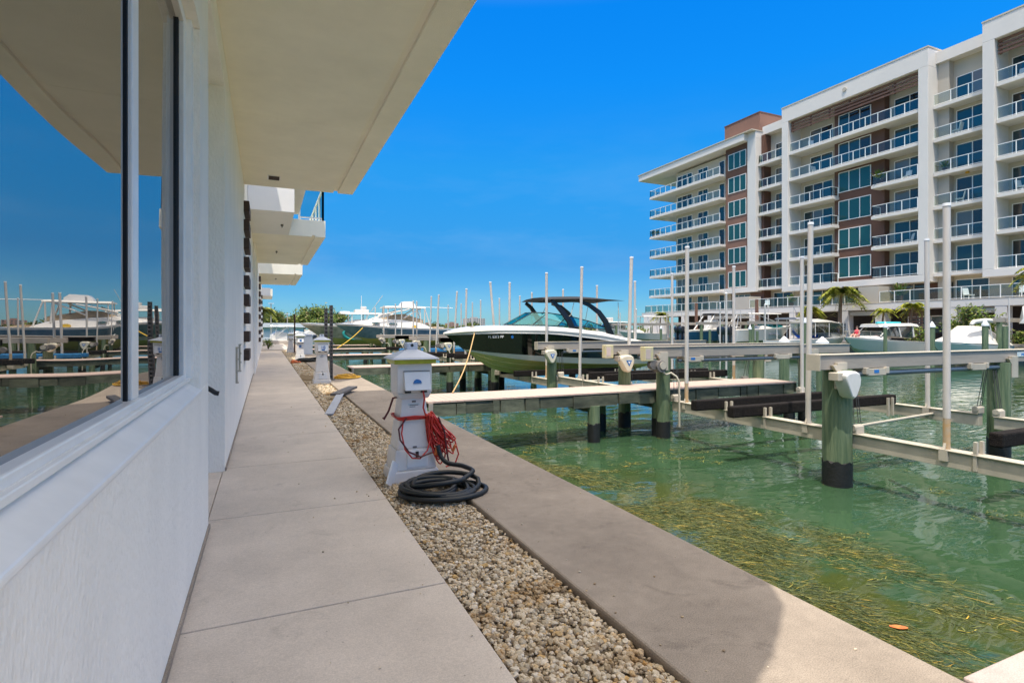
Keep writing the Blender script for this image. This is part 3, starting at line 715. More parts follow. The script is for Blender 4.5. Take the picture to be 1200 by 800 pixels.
# planks
solo('grey_plank', MB().bar((1.02, 10.3, -.01), (1.50, 12.72, .07), .15, .03), M['plank'], (1.02, 10.3, 0), 'longer pale grey plank lying along the gravel', 'plank', bev=.006)
solo('grey_plank', MB().bar((1.38, 12.60, .075), (1.93, 13.85, .10), .22, .055), M['postgrey'], (1.38, 12.6, .05), 'shorter darker grey plank lying across the end of another plank', 'plank', bev=.006)
# slotted posts
def slotted_post(x, y, h, m, label, grp='slotted posts at the quay'):
    r = empty('slotted_post', (x, y, 0), label, 'post', grp)
    s = MB(); s.box(x - .045, y - .045, -.05, x - .03, y + .045, h); s.box(x + .03, y - .045, -.05, x + .045, y + .045, h); s.box(x - .03, y + .03, -.05, x + .03, y + .045, h)
    for k in range(int(h / .11)): s.box(x - .03, y - .043, .02 + k * .11, x + .03, y - .03, .075 + k * .11)
    s.build('post', m, r); MB().box(x - .1, y - .1, -.001, x + .1, y + .1, .015).build('foot_plate', m, r)
slotted_post(1.62, 17.2, 2.12, M['postgrey'], 'shorter left one of two grey slotted posts beside the numbered pedestal')
slotted_post(1.77, 17.2, 2.22, M['postgrey'], 'taller right one of two grey slotted posts beside the numbered pedestal')
slotted_post(1.70, 38.8, 2.5, M['brownpost'], 'dark brown slotted post beside the farthest pedestal')
# white cabinet
r = empty('dock_cabinet', (2.25, 35.5, 0), 'white utility cabinet standing behind the third pedestal', 'cabinet')
MB().box(1.95, 35.2, .0, 2.55, 35.8, 1.12).build('body', M['white'], r, bev=.02); MB().prism([(1.9, 1.12), (2.6, 1.12), (2.5, 1.22), (2.0, 1.22)], 35.15, 35.85, 'y').build('lid', M['pedroof'], r, bev=.02)

# ================================================================== FINGER DOCKS
def pile_mb(x, y, ztop, r=.19, zw=-.52):
    p = MB().cyl(x, y, zw - .02, ztop, r, 20); wr = MB().cyl(x, y, -3, zw, r + .006, 28)
    for i in range(28, 56): wr.v[i] = (wr.v[i][0], wr.v[i][1], zw + random.uniform(-.035, .03))
    return p, wr
def dock(y0, x1, label, z=.15, piles=((6.4, .05), (8.1, 1.08), (12.3, .05)), detail=True):
    r = empty('finger_dock', (2.8, y0 + .6, WATER), label, 'dock', 'finger docks off the quay')
    d = MB(); n = int((x1 - 2.75) / .146)
    if detail:
        for k in range(n): d.box(2.75 + k * .146, y0 - .02, z - .03, 2.75 + k * .146 + .140, y0 + 1.2, z)
    else: d.box(2.75, y0 - .02, z - .03, x1, y0 + 1.2, z)
    d.build('deck', M['deckboard'], r)
    f = MB(); f.box(2.8, y0 + .02, z - .27, x1 - .03, y0 + .07, z - .04); f.box(2.8, y0 + 1.11, z - .27, x1 - .03, y0 + 1.16, z - .04)
    if detail:
        x = 2.85
        while x < x1 - .5:
            wd = random.uniform(.12, .9); f.box(x, y0 - .004 - .03 * random.random(), z - .25 - random.uniform(.0, .06), x + wd, y0 + .02, z - .045 - random.choice((0, 0, .02, .05))); x += wd + random.uniform(.002, .05)
    f.build('stringer', M['dockwood'], r)
    for x, o in piles: MB().box(x - .1, y0 + .08, z - .42, x + .1, y0 + 1.1, z - .275).build('cross_beam', M['dockwood'], r)
    for x, o in piles:
        for oy in (.02, 1.14):
            if oy > 1 and not detail: continue
            p, wr = pile_mb(x + (.0 if oy < 1 else .9), y0 + oy, z - .28, .13, -.5); q = p.build('pile', M['pile'], r, smooth=40); wr.build('pile_wrap', M['wrap'], q, smooth=40)
    if detail:
        b_ = MB(); b_.box(2.76, y0 - .06, -.25, 2.84, y0 - .024, .12); b_.build('bracket', M['alu'], r)
    return r
dock(10.04, 12.6, 'finger dock just past the near pedestal, between the empty lifts')
dock(20.15, 12.6, 'finger dock behind the black boat')
dock(30.2, 12.6, 'third finger dock from the near pedestal, with blue bunks behind it', detail=False)
dock(39.8, 12.6, 'finger dock passing under the bow of the blue yacht', detail=False)
dock(49.3, 12.6, 'farthest finger dock, behind the blue yacht', detail=False)
d0 = empty('finger_dock', (2.8, .8, 0), 'pink grey dock corner at the bottom right of the photo', 'dock', 'finger docks off the quay')
m = MB(); m.box(2.74, .2, -.25, 9, 1.38, .006); m.build('deck', concrete('pinkish_dock_concrete', (.50, .40, .36), .4, .12), d0, bev=.01)
MB().cyl(5, .5, -3, -.25, .15).cyl(5, 1.1, -3, -.25, .15).build('pile', M['pile'], d0)

# ================================================================== BOAT LIFTS
def lift(y0, y1, zc, poles, label, beams=(0, 1), piles=True, x0=7.55, x1=14.2, carpet='carpet', motors=(), bunkx=(7.5, 12.1), rods=True, detail=True, cradle=True, bdz=.2, byoff=.5):
    r = empty('boat_lift', (8.2, (y0 + y1) / 2, WATER), label, 'boat lift', 'boat lifts between the finger docks')
    ys = (y0, y1)
    for i in beams:
        yb = ys[i]
        bm = MB(); bm.box(x0, yb - .10, .89, x1, yb + .10, 1.11)
        bo = bm.build('beam', M['alu'], r, bev=.008)
        if detail:
            e = MB(); e.box(x0 - .012, yb - .115, .88, x0 - .001, yb + .115, 1.12); e.box(x0 + .0, yb - .12, 1.111, x1, yb + .12, 1.122); e.build('beam_flange', M['alu_light'], bo)
            for xx in (x0 + .32, x1 - 1.50):
                k = MB(); k.box(xx, yb - .16, .60, xx + .22, yb - .102, 1.0); k.prism([(xx + .22, .60), (xx + .22, .96), (xx - .10, .96)], yb - .158, yb - .104, 'y')
                k.build('pile_bracket', M['alu_light'], r, bev=.004)
            pi = MB(); pi.tube([(x0 + .9, yb - .05, .80), (x1 - 1.3, yb - .05, .80)], .042, 12); pi.build('drive_pipe', M['pipe'], r, smooth=50)
            for xx in (x0 + 1.05, x1 - 2.75):
                h = MB(); h.box(xx, yb - .14, .775, xx + .46, yb - .105, .885); h.box(xx - .05, yb - .15, .80, xx + .02, yb + .1, .90); h.box(xx + .44, yb - .15, .80, xx + .52, yb + .1, .90)
                h.build('bearing_block', M['alu_light'], r, bev=.006)
            t = MB()
            for xx in (x0 + 1.2,): t.box(xx, yb - .1435, .815, xx + .12, yb - .1405, .865)
            t.build('maker_label', M['bluelogo'], r)
    if piles:
        for i in beams:
            for xx in (x0 + .53, x1 - 1.60):
                p, wr = pile_mb(xx, ys[i], .885, (.205 if xx < 9 else .175) if ys[i] < 6 else .15); q = p.build('pile', M['pile'], r, smooth=40); wr.build('pile_wrap', M['wrap'], q, smooth=40)
    for kind, xx, yy in motors:
        if kind == 'cover':
            prof = [(-.17, .36), (-.10, .40), (.06, .41), (.14, .38), (.175, .30), (.16, .20), (.08, .04), (.02, .0), (-.04, .03), (-.13, .22), (-.17, .30)]
            ring = lambda s, yo: [(xx + px * s, yy + yo, .47 + .2 * (1 - s) + pz * s) for px, pz in prof]
            mo = MB().rings([ring(.9, .13), ring(1, .10), ring(1, -.06), ring(.92, -.085)]).build('motor_cover', M['housing'] if detail != 'emblem' else M['cream'], r, bev=.012, smooth=50)
            MB().box(xx - .26, yy - .02, .74, xx - .05, yy + .14, .86).build('gearbox', M['alu_light'], r, bev=.01)
        if kind == 'emblem':
            prof = [(-.19, .36), (-.12, .40), (.10, .41), (.17, .37), (.20, .29), (.17, .18), (.10, .03), (.03, .0), (-.03, .03), (-.15, .22), (-.19, .30)]
            ring = lambda s, yo: [(xx + px * s, yy + yo, .47 + .2 * (1 - s) + pz * s) for px, pz in prof]
            mo = MB().rings([ring(.9, .13), ring(1, .10), ring(1, -.06), ring(.92, -.085)]).build('motor_cover', M['cream'], r, bev=.012, smooth=50)
            MB().prism([(xx - .05, .76), (xx + .11, .76), (xx + .035, .62)], yy - .092, yy - .087, 'y').build('emblem', M['bluelogo'], mo)
            MB().prism([(xx - .005, .735), (xx + .065, .735), (xx + .032, .67)], yy - .096, yy - .0925, 'y').build('emblem_centre', M['white'], mo)
            MB().box(xx - .24, yy - .02, .74, xx - .1, yy + .14, .86).build('gearbox', M['alu'], r, bev=.01)
        if kind == 'open':
            g_ = MB(); g_.tube([(xx, yy - .08, .70), (xx, yy + .12, .70)], .13, 18); g_.tube([(xx - .16, yy - .02, .74), (xx - .16, yy + .1, .74)], .11, 16)
            mm = g_.build('gear_motor', M['postgrey'], r, bev=.01, smooth=40)
            MB().tube([(xx + .02, yy - .10, .72), (xx + .02, yy - .02, .72)], .085, 16).build('motor_cap', M['alu_light'], mm, smooth=40)
            MB().tube([(xx + .02, yy - .05, .60), (xx + .12, yy - .06, .52), (xx + .22, yy - .1, .56), (xx + .32, yy - .16, .48), (xx + .36, yy - .2, .36), (xx + .36, yy - .21, -.6)], .022, 8).build('conduit', M['alu_light'], r, smooth=50)
        if kind == 'box':
            bx = MB().box(xx - .11, yy - .11, .82, xx + .11, yy + .06, 1.13).build('control_box', M['yellowbox'], r, bev=.012)
            MB().box(xx - .09, yy - .114, .87, xx + .03, yy - .1105, 1.08).build('box_sticker', mat('faded_pink_sticker', (.58, .47, .42), .7), bx)
    if cradle:
        for i, xx in enumerate((8.3, 12.25)):
            c = MB(); c.box(xx - .07, y0 + .12, zc - .22, xx + .07, y1 - .12, zc); c.box(xx - .10, y0 + .12, zc - .006, xx + .10, y1 - .12, zc + .008)
            co = c.build('cradle_beam', M['alu_light'], r, bev=.005)
            for yy in (y0 + .16, y1 - .16):
                e = MB(); e.box(xx - .09, yy - .06, zc + .008, xx + .09, yy + .06, zc + .12); e.tube([(xx - .1, yy, zc + .09), (xx + .1, yy, zc + .09)], .055, 12)
                e.build('sheave_block', M['alu_light'], co, bev=.006)
            ca = MB()
            if detail:
                for yy in (y0 + .16, y1 - .16):
                    for dx in (-.05, .05, .11): MB().tube([(xx + dx, yy, zc + .1), (xx + dx * .6 + .05, yy + (-.1 if yy < (y0 + y1) / 2 else .1), .82)], .006, 5).build('cable', M['cable'], r)
        ym = (y0 + y1) / 2
        for s in (-1, 1):
            yb = ym + s * byoff
            bo = MB().box(bunkx[0], yb - .08, zc + .02, bunkx[1], yb + .08, zc + .02 + bdz).build('bunk', M[carpet], r, bev=.025)
            for xx in (8.3, 12.25 if bunkx[1] > 12.2 else bunkx[1] - .25):
                for dx in (-.07, .07): MB().box(xx + dx - .022, yb - .125, zc - .20, xx + dx + .022, yb - .085, zc + .17).build('bunk_bracket', M['alu_light'], bo)
        if rods:
            MB().tube([(8.38, y0 + .5, zc - .12), (12.2, y0 + .9, zc - .10)], .028, 8).build('spreader_rod', M['alu_light'], r, smooth=50)
    for (px, py, lx, ly, zt) in poles:
        s = MB().tube([(px, py, zc + .42), (px + lx, py + ly, zt)], .043, 12).build('guide_pole', M['pvc'], r, smooth=50)
        MB().tube([(px + lx, py + ly, zt - .01), (px + lx, py + ly, zt + .03)], [.05, .045], 12).build('pole_cap', M['white'], s, smooth=40)
        MB().tube([(px, py, zc), (px, py, zc + .44)], .042, 10).build('steel_stub', M['rust'] if (int(px * 10 + py * 10) % 2 == 0) else M['pvc'], s, smooth=50)
        f = MB(); f.box(px - .09, py - .05, zc - .14, px + .09, py + .05, zc + .012); f.bar((px - .07, py, zc), (px, py, zc + .16), .03, .02); f.bar((px + .07, py, zc), (px, py, zc + .16), .03, .02); f.build('pole_foot', M['alu_light'], s)
    return r
LG = 'boat lifts between the finger docks'
# nearest lift, mostly outside the frame at the right : it hangs from the first lift's beam
lift(1.45, 5.75, -.10, [(8.28, 4.35, .0, .0, 3.15), (12.25, 4.4, 0, 0, 3.2)], 'nearest boat lift at the right edge, hanging from the big green pile', beams=(), piles=False, bunkx=(8.9, 13.0))
lift(5.75, 9.85, -.08, [(8.30, 9.35, .02, 0, 3.27), (8.30, 6.42, .06, .0, 3.27), (12.25, 9.65, 0, 0, 3.3), (12.2, 6.75, -.03, 0, 3.3)],
     'empty boat lift with two black bunks in front of the finger dock', motors=(('cover', 7.93, 5.46), ('box', 7.50, 9.70), ('open', 7.80, 9.62)), bunkx=(7.5, 12.05), byoff=.46)
lift(11.3, 15.1, .05, [(8.3, 11.45, .1, 0, 3.3), (8.55, 14.2, .07, 0, 3.35), (12.3, 11.9, 0, 0, 3.3), (12.35, 14.6, 0, 0, 3.35)],
     'empty boat lift between the finger dock and the black boat', motors=(('emblem', 7.92, 11.02), ('box', 7.45, 11.12), ('emblem', 7.90, 14.85)), bunkx=(8.5, 12.9), byoff=.4)
lift(15.1, 19.75, -.10, [(8.45, 16.15, 0, 0, 3.35), (8.1, 19.6, -.25, .05, 3.3), (8.6, 19.55, .02, 0, 3.3), (12.7, 17.1, 0, 0, 3.3), (12.5, 19.4, 0, 0, 3.3)],
     'boat lift carrying the black boat', beams=(1,), bunkx=(7.6, 11.9), byoff=.55, detail=False)
far = [(21.6, 25.5, [(8.15, 23.4, .05, 0, 3.3), (8.2, 25.2, .15, 0, 3.3), (12.3, 21.9, 0, 0, 3.3), (11.9, 24.3, 0, 0, 3.3)], 'carpet', 'boat lift behind the dock at the black boat, four poles', .2),
       (25.5, 29.8, [(8.1, 27.9, .15, 0, 3.3), (8.2, 29.5, .1, 0, 3.3), (12.5, 27.0, 0, 0, 3.3), (12.4, 29.6, 0, 0, 3.3)], 'carpet', 'boat lift directly in front of the third finger dock', .1),
       (31.5, 35.3, [(8.5, 34.4, 0, 0, 3.3), (8.85, 34.9, 0, 0, 3.3), (12.1, 31.9, 0, 0, 3.3), (12.65, 34.9, 0, 0, 3.3)], 'blue_carpet', 'boat lift with bright blue bunks behind the third finger dock', .1),
       (35.3, 39.6, [(8.3, 36.8, 0, 0, 3.3), (12.5, 36.8, 0, 0, 3.3), (12.3, 39.2, 0, 0, 3.3), (8.4, 39.2, 0, 0, 3.3)], 'carpet', 'boat lift just in front of the blue yacht', .1),
       (41.9, 47.2, [(8.2, 42.4, 0, 0, 3.3), (12.5, 42.4, 0, 0, 3.3), (8.3, 46.6, 0, 0, 3.3), (12.5, 46.6, 0, 0, 3.3)], 'carpet', 'boat lift holding the blue yacht', -.1)]
for y0, y1, po, cp, lb, zc in far:
    lift(y0, y1, zc, po, lb, carpet=cp, motors=(('emblem', 7.9, y0 - .3), ('open', 7.6, y1 - .25)), detail=False, beams=(0, 1), byoff=.55)
# label on the near beam
na = [o for o in bpy.data.objects if o.name.startswith('boat_lift') and 'two black bunks' in o.get('label', '')][0]
MB().box(13.0, 5.642, .985, 13.32, 5.647, 1.075).build('beam_label', M['badge'], na)
m = MB()
for k, (wd, hh) in enumerate(((.02, .04), (.03, .03), (.02, .045), (.025, .04), (.015, .03))): m.box(13.14 + k * .034, 5.638, 1.03 - hh / 2, 13.14 + k * .034 + wd, 5.6415, 1.03 + hh / 2)
m.build('label_print', M['bluelogo'], na)

# ================================================================== BOATS
def hull_grid(par, rows, parts, deck=None, crown=.06, cy=0.0):
    """rows: lists of (x, halfbreadth, z), bow to stern, keel first. parts: (name, material, first row, last row)"""
    out = {}
    for name, m, i0, i1 in parts:
        mb = MB(); n = len(rows[0])
        for sgn in (1, -1):
            vs = [(p[0], cy + sgn * p[1], p[2]) for rw in rows[i0:i1 + 1] for p in rw]; fs = []
            for i in range(i1 - i0):
                for k in range(n - 1): fs.append((i * n + k, i * n + k + 1, (i + 1) * n + k + 1, (i + 1) * n + k))
            mb.add(vs, fs)
        tr = [(rw[-1][0], cy + rw[-1][1], rw[-1][2]) for rw in rows[i0:i1 + 1]] + [(rw[-1][0], cy - rw[-1][1], rw[-1][2]) for rw in rows[i0:i1 + 1]][::-1]
        mb.add(tr, [tuple(range(len(tr)))])
        o = mb.build(name, m, par, smooth=35); out[name] = o
    if deck:
        name, m = deck; mb = MB(); top = rows[-1]; n = len(top); K = 6; vs = []; fs = []
        for p in top:
            for k in range(K + 1):
                u = -1 + 2 * k / K; vs.append((p[0], cy + p[1] * u, p[2] + crown * (1 - u * u) * min(1, p[1] * 2)))
        for i in range(n - 1):
            for k in range(K): fs.append((i * (K + 1) + k, i * (K + 1) + k + 1, (i + 1) * (K + 1) + k + 1, (i + 1) * (K + 1) + k))
        out[name] = mb.add(vs, fs).build(name, m, par, smooth=50)
    return out

def row(xs, zs, bs, n=28):
    """xs: knots along the boat, zs heights, bs half-breadths"""
    t = np.linspace(0, 1, n) ** 1.5; q = xs[0] + (xs[-1] - xs[0]) * t
    return list(zip(q.tolist(), hermite(xs, bs, q).tolist(), hermite(xs, zs, q).tolist()))

# ---- the black runabout on its lift
bc = empty('motorboat', (9, 17.85, WATER), 'black and white motorboat with olive bottom and black bimini, raised on a lift', 'motorboat')
CY = 17.85
keel = row([6.30, 6.7, 7.3, 8.0, 9.5, 13.2], [.74, .42, .10, -.05, -.10, -.06], [0, 0, 0, 0, 0, 0])
c1 = row([6.15, 7.0, 8.0, 9.5, 11, 13.3], [.80, .62, .47, .34, .27, .22], [.02, .42, .80, 1.05, 1.12, 1.12])
c2 = row([6.13, 7.0, 8.0, 9.5, 11, 13.3], [.83, .72, .64, .54, .47, .40], [.025, .50, .90, 1.13, 1.2, 1.2])
c3 = row([5.52, 6.2, 7.2, 8.6, 10.5, 12, 13.35], [1.31, 1.34, 1.37, 1.35, 1.18, .98, .80], [.015, .52, .98, 1.24, 1.30, 1.30, 1.26])
c4 = row([5.42, 6.1, 7.2, 8.6, 10.5, 12, 13.4], [1.35, 1.43, 1.47, 1.46, 1.33, 1.10, .92], [.02, .56, 1.02, 1.28, 1.34, 1.33, 1.28])
c5 = row([5.44, 6.1, 7.2, 8.6, 10.5, 12, 13.4], [1.40, 1.53, 1.60, 1.60, 1.45, 1.19, .98], [.01, .50, .95, 1.20, 1.26, 1.25, 1.2])
hp = hull_grid(bc, [keel, c1, c2, c3, c4, c5], [('hull_bottom', M['olive'], 0, 1), ('boot_stripe', M['gelcoat'], 1, 2), ('topsides', M['blackhull'], 2, 3), ('gunwale', M['gelcoat'], 3, 5)], ('deck', M['gelcoat']), .05, CY)
# strakes on the bottom
st = MB()
for f in (.35, .68):
    for sg in (1, -1):
        st.tube([(a[0] * (1 - f) + b2[0] * f, CY + sg * (a[1] * (1 - f) + b2[1] * f + .008), a[2] * (1 - f) + b2[2] * f - .006) for a, b2 in list(zip(keel, c1))[3:]], .014, 6)
st.build('strake', M['olive'], hp['hull_bottom'], smooth=60)
ru = MB()
for sg in (1, -1): ru.tube([(p[0], CY + sg * (p[1] + .012), p[2] + .01) for p in c3], .018, 6)
ru.build('rub_rail', M['gelcoat'], hp['gunwale'], smooth=60)
text('FL 8373 PP', .115, M['white'], hp['topsides'], (6.98, CY - .885, 1.255), (R(90 - 10), 0, R(-27)), 'registration')
MB().tube([(7.48, CY - 1.085, 1.25), (7.485, CY - 1.10, 1.25)], .05, 14).build('registration_sticker', M['bluelogo'], hp['topsides'])
base = [(11.2, 1.12, 1.50), (10.2, 1.14, 1.58), (9.2, 1.08, 1.63), (8.35, .86, 1.655), (7.78, .35, 1.67), (7.78, -.35, 1.67), (8.35, -.86, 1.655), (9.2, -1.08, 1.63), (10.2, -1.14, 1.58), (11.2, -1.12, 1.50)]
topl = [(11.25, 1.10, 1.56), (10.45, 1.08, 1.80), (9.65, 1.0, 1.98), (8.95, .80, 2.08), (8.62, .33, 2.10), (8.62, -.33, 2.10), (8.95, -.80, 2.08), (9.65, -1.0, 1.98), (10.45, -1.08, 1.80), (11.25, -1.10, 1.56)]
base = [(x, CY + yy, z) for x, yy, z in base]; topl = [(x, CY + yy, z) for x, yy, z in topl]
ws = MB().tube(topl, .017, 8); ws.tube(base, .014, 8)
for i in (1, 2, 3, 4, 5, 6, 7, 8): ws.tube([base[i], topl[i]], .014, 6)
wso = ws.build('windshield', M['blackpaint'], bc, smooth=50)
gl = MB()
for i in range(9): gl.add([base[i], base[i + 1], topl[i + 1], topl[i]], [(0, 1, 2, 3)])
gl.build('pane', M['tealglass'], wso)
for sg in (-1, 1):
    yb = CY + sg * 1.14; yt = CY + sg * 1.02
    a = MB()
    def flat(pts, w0, w1):
        rings = []
        for i, (x, yy, z) in enumerate(pts):
            t = i / (len(pts) - 1); wd = w0 + (w1 - w0) * t
            p0 = Vector(pts[max(i - 1, 0)]); p1_ = Vector(pts[min(i + 1, len(pts) - 1)]); d = (p1_ - p0).normalized(); nrm = Vector((-d.z, 0, d.x)).normalized()
            c = Vector((x, yy, z)); s_ = Vector((0, .045, 0))
            rings.append([c - nrm * wd - s_, c + nrm * wd - s_, c + nrm * wd + s_, c - nrm * wd + s_])
        a.rings(rings)
    flat([(8.98, yt, 2.50), (9.2, yt, 2.34), (9.42, (yt + yb) / 2, 2.08), (9.62, yb, 1.80), (9.76, yb, 1.5)], .06, .11)
    flat([(10.1, yt, 2.50), (10.5, yt, 2.38), (10.88, (yt + yb) / 2, 2.12), (11.13, yb, 1.78), (11.25, yb, 1.50), (11.36, yb, 1.28)], .055, .13)
    a.build('arch_leg', M['blackpaint'], bc, bev=.015, smooth=50)
    MB().tube([(9.9, yt, 2.48), (9.7, yb, 2.0), (9.5, yb, 1.9)], .012, 6).tube([(11.75, yt, 2.5), (11.7, yb, 1.9)], .010, 6).build('bimini_strut', M['alu_light'], bc)
bi = MB(); rings = []
for i in range(13):
    t = i / 12; x = 8.82 + 3.2 * t; hh = .10 * (1 - abs(2 * t - .7) ** 2.0 * .45) ; zc = 2.60 + .05 * math.sin(math.pi * t) ; wdt = 1.22 * (1 - .12 * abs(2 * t - 1) ** 3)
    th = .012 + .075 * max(0, 1 - ((t - .33) / .45) ** 2)
    rings.append([(x, CY + wdt * math.sin(a_) if False else CY + wdt * c_, zc - (.05 * c_ * c_) + s_ * th - .3 * th) for c_, s_ in ((-1, 0), (-.6, .9), (0, 1.1), (.6, .9), (1, 0), (.6, -1), (0, -1), (-.6, -1))])
bi.rings(rings).build('bimini', M['canvas'], bc, smooth=60)
for x, yy, z in ((6.3, CY - .40, 1.56), (9.7, CY - 1.16, 1.56), (11.6, CY - 1.2, 1.28)):
    cl = MB(); cl.box(x - .10, yy - .02, z + .03, x + .10, yy + .02, z + .05); cl.box(x - .04, yy - .015, z - .02, x + .04, yy + .015, z + .03); cl.build('cleat', M['alu_light'], hp['deck'])
an = MB().tube([(11.9, CY - .8, 1.2), (11.92, CY - .8, 2.35)], .012, 6).build('antenna', M['white'], bc)
rp = MB(); P0 = Vector((6.35, 17.3, 1.40)); P1 = Vector((3.6, 11.15, .17))
rp.tube([tuple(P0.lerp(P1, t) - Vector((0, 0, .22 * math.sin(math.pi * t)))) for t in np.linspace(0, 1, 14)], .016, 8)
solo('mooring_rope', rp, M['rope'], (6.35, 17.3, 1.4), 'tan rope from the bow of the black motorboat down to the finger dock', 'rope')

# ---- generic hull
def simple_hull(par, L, B, D, zk, top, bot=None, bh=.45, white=None, bow=1.0, sheer=.12):
    """bow at x=0, stern at x=L; heights from zk"""
    white = white or M['gelcoat']; bot = bot or M['olive']; h = B / 2
    X = lambda *f: [L * v for v in f]
    k = row(X(.16, .22, .32, .5, 1), [zk + .5 * D, zk + .2 * D, zk + .02, zk, zk + .02], [0, 0, 0, 0, 0], 20)
    c = row(X(.12, .22, .4, .65, 1), [zk + .56 * D, zk + .44 * D, zk + bh * .75 * D, zk + bh * .6 * D, zk + bh * .5 * D], [.02, .4 * h, .74 * h, .88 * h, .88 * h], 20)
    s = row(X(.015, .15, .35, .65, 1), [zk + (.93 + sheer) * D, zk + (.93 + sheer * .7) * D, zk + .92 * D, zk + .84 * D, zk + .78 * D], [.02, .58 * h, .93 * h, h, .95 * h], 20)
    g_ = row(X(0, .15, .35, .65, 1), [zk + (1.02 + sheer) * D, zk + (1.02 + sheer * .7) * D, zk + 1.01 * D, zk + .93 * D, zk + .86 * D], [.02, .60 * h, .95 * h, 1.02 * h, .97 * h], 20)
    return hull_grid(par, [k, c, s, g_], [('hull_bottom', bot, 0, 1), ('topsides', top, 1, 2), ('gunwale', white, 2, 3)], ('deck', white), .06)

def cabin(par, sec, m, name='cabin', smooth=40):
    """sec: (x, half width at base, z base, half width at top, z top)"""
    return MB().rings([[(x, -wb, zb), (x, -wt, zt - .04), (x, -wt * .85, zt), (x, wt * .85, zt), (x, wt, zt - .04), (x, wb, zb)] for x, wb, zb, wt, zt in sec]).build(name, m, par, smooth=smooth)

def outboard(par, x, y, z, s=1.0, m=None):
    p = MB().rings([[(x + s * a, y - s * b_, z + s * c), (x + s * (a + w_), y - s * b_, z + s * c), (x + s * (a + w_), y + s * b_, z + s * c), (x + s * a, y + s * b_, z + s * c)] for a, w_, b_, c in ((.06, .34, .13, .0), (.0, .50, .19, .12), (.0, .55, .21, .40), (.06, .46, .18, .58), (.14, .30, .12, .66))]).build('outboard_motor', m or M['engine'], par, bev=.03 * s, smooth=50)
    MB().box(x + .16 * s, y - .06 * s, z - .75 * s, x + .36 * s, y + .06 * s, z + .02).box(x + .1 * s, y - .13 * s, z - .5 * s, x + .5 * s, y + .13 * s, z - .47 * s).build('motor_leg', M['engine'], p)

def rail_tube(par, pts, zs, r=.016):
    m = MB(); tops = [(x, y, z + zs) for x, y, z in pts]; m.tube(tops, r, 6)
    for p, t in zip(pts, tops): m.tube([p, t], r * .8, 5)
    return m.build('bow_rail', M['alu_light'], par, smooth=60)

# ---- blue yacht
ye = empty('sport_yacht', (4.76, 44.6, 0), 'large blue hulled sport yacht with white cabin and hardtop, bow over the docks', 'yacht', local=True)
ye.location = (4.76, 44.6, 0)
ho = simple_hull(ye, 12.2, 3.8, 1.55, .12, M['bluehull'], None, .62, None, sheer=.17)
cabin(ye, [(1.1, .25, 1.72, .05, 1.80), (2.2, .9, 1.70, .6, 2.16), (3.4, 1.2, 1.62, .9, 2.36), (5.0, 1.35, 1.55, 1.05, 2.30), (6.6, 1.4, 1.5, 1.2, 2.05), (7.6, 1.4, 1.45, 1.3, 1.62)], M['gelcoat'])
cabin(ye, [(3.5, .9, 2.28, .85, 2.36), (4.7, .95, 2.25, .85, 2.72), (5.3, 1.0, 2.22, .95, 2.74), (6.8, 1.1, 2.0, 1.05, 2.30)], M['tan'], 'windscreen_cover')
wdw = MB()
for x, z in ((3.0, 2.0), (4.35, 1.96)): 
    for sg in (-1,): wdw.prism([(x + .33 * math.cos(t), z + .07 * math.sin(t)) for t in [6.283 * k / 14 for k in range(14)]], -1.30 if x > 4 else -1.22, -1.0, 'y')
wdw.build('porthole', M['smoke'], ye)
ht = MB(); ht.rings([[(x, -wd, z), (x, -wd * .9, z + .12), (x, wd * .9, z + .12), (x, wd, z)] for x, wd, z in ((3.75, 1.1, 3.22), (4.2, 1.35, 3.22), (6.6, 1.35, 3.22), (7.0, 1.15, 3.2))]); hto = ht.build('hardtop', M['gelcoat'], ye, smooth=40)
lg_ = MB()
for sg in (-1, 1):
    for a_, b_ in (((3.9, 1.15, 1.9), (4.0, 1.1, 3.22)), ((2.9, 1.15, 2.3), (5.0, 1.2, 3.05)), ((5.2, 1.2, 2.4), (6.6, 1.2, 3.22)), ((6.6, 1.25, 1.9), (6.5, 1.2, 3.22)), ((7.4, 1.3, 1.5), (6.9, 1.2, 3.2))):
        lg_.tube([(a_[0], sg * a_[1], a_[2]), (b_[0], sg * b_[1], b_[2])], .045, 8)
lg_.build('hardtop_leg', M['gelcoat'], ye, smooth=50)
MB().rings([[(x, -wd, 3.34), (x, -wd * .8, 3.34 + h_), (x, wd * .8, 3.34 + h_), (x, wd, 3.34)] for x, wd, h_ in ((5.1, .3, .18), (5.35, .45, .42), (6.1, .45, .44), (6.35, .35, .2))]).build('radar_dome', M['gelcoat'], hto, smooth=50)
MB().tube([(1.9, -.9, 1.75), (3.4, -1.9, 4.1)], .022, 6).tube([(3.2, -1.2, 2.6), (5.6, -1.4, 3.1)], .05, 6).build('outrigger', M['gelcoat'], ye)
MB().tube([(2.2, .6, 2.1), (2.2, .6, 4.2)], .02, 6).tube([(6.9, -1.2, 3.3), (9.2, -1.3, 3.25)], .03, 6).build('antenna', M['white'], ye)
MB().prism([(6.0 + .16 * math.cos(t), 1.72 + .13 * math.sin(t)) for t in [6.283 * k / 12 for k in range(12)]], -1.46, -1.3, 'y').build('life_ring', M['yrope'], ye)
cabin(ye, [(7.7, 1.4, 1.35, 1.35, 1.75), (9.8, 1.45, 1.3, 1.4, 1.40)], M['tan'], 'cockpit_cover')
rp = MB(); P0 = Vector((6.9, 43.6, 1.72)); P1 = Vector((4.6, 40.9, .17)); rp.tube([tuple(P0.lerp(P1, t) - Vector((0, 0, .12 * math.sin(math.pi * t)))) for t in np.linspace(0, 1, 10)], .03, 6)
solo('mooring_rope', rp, M['yrope'], P0[:], 'golden yellow rope from the blue yacht down to the dock', 'rope')
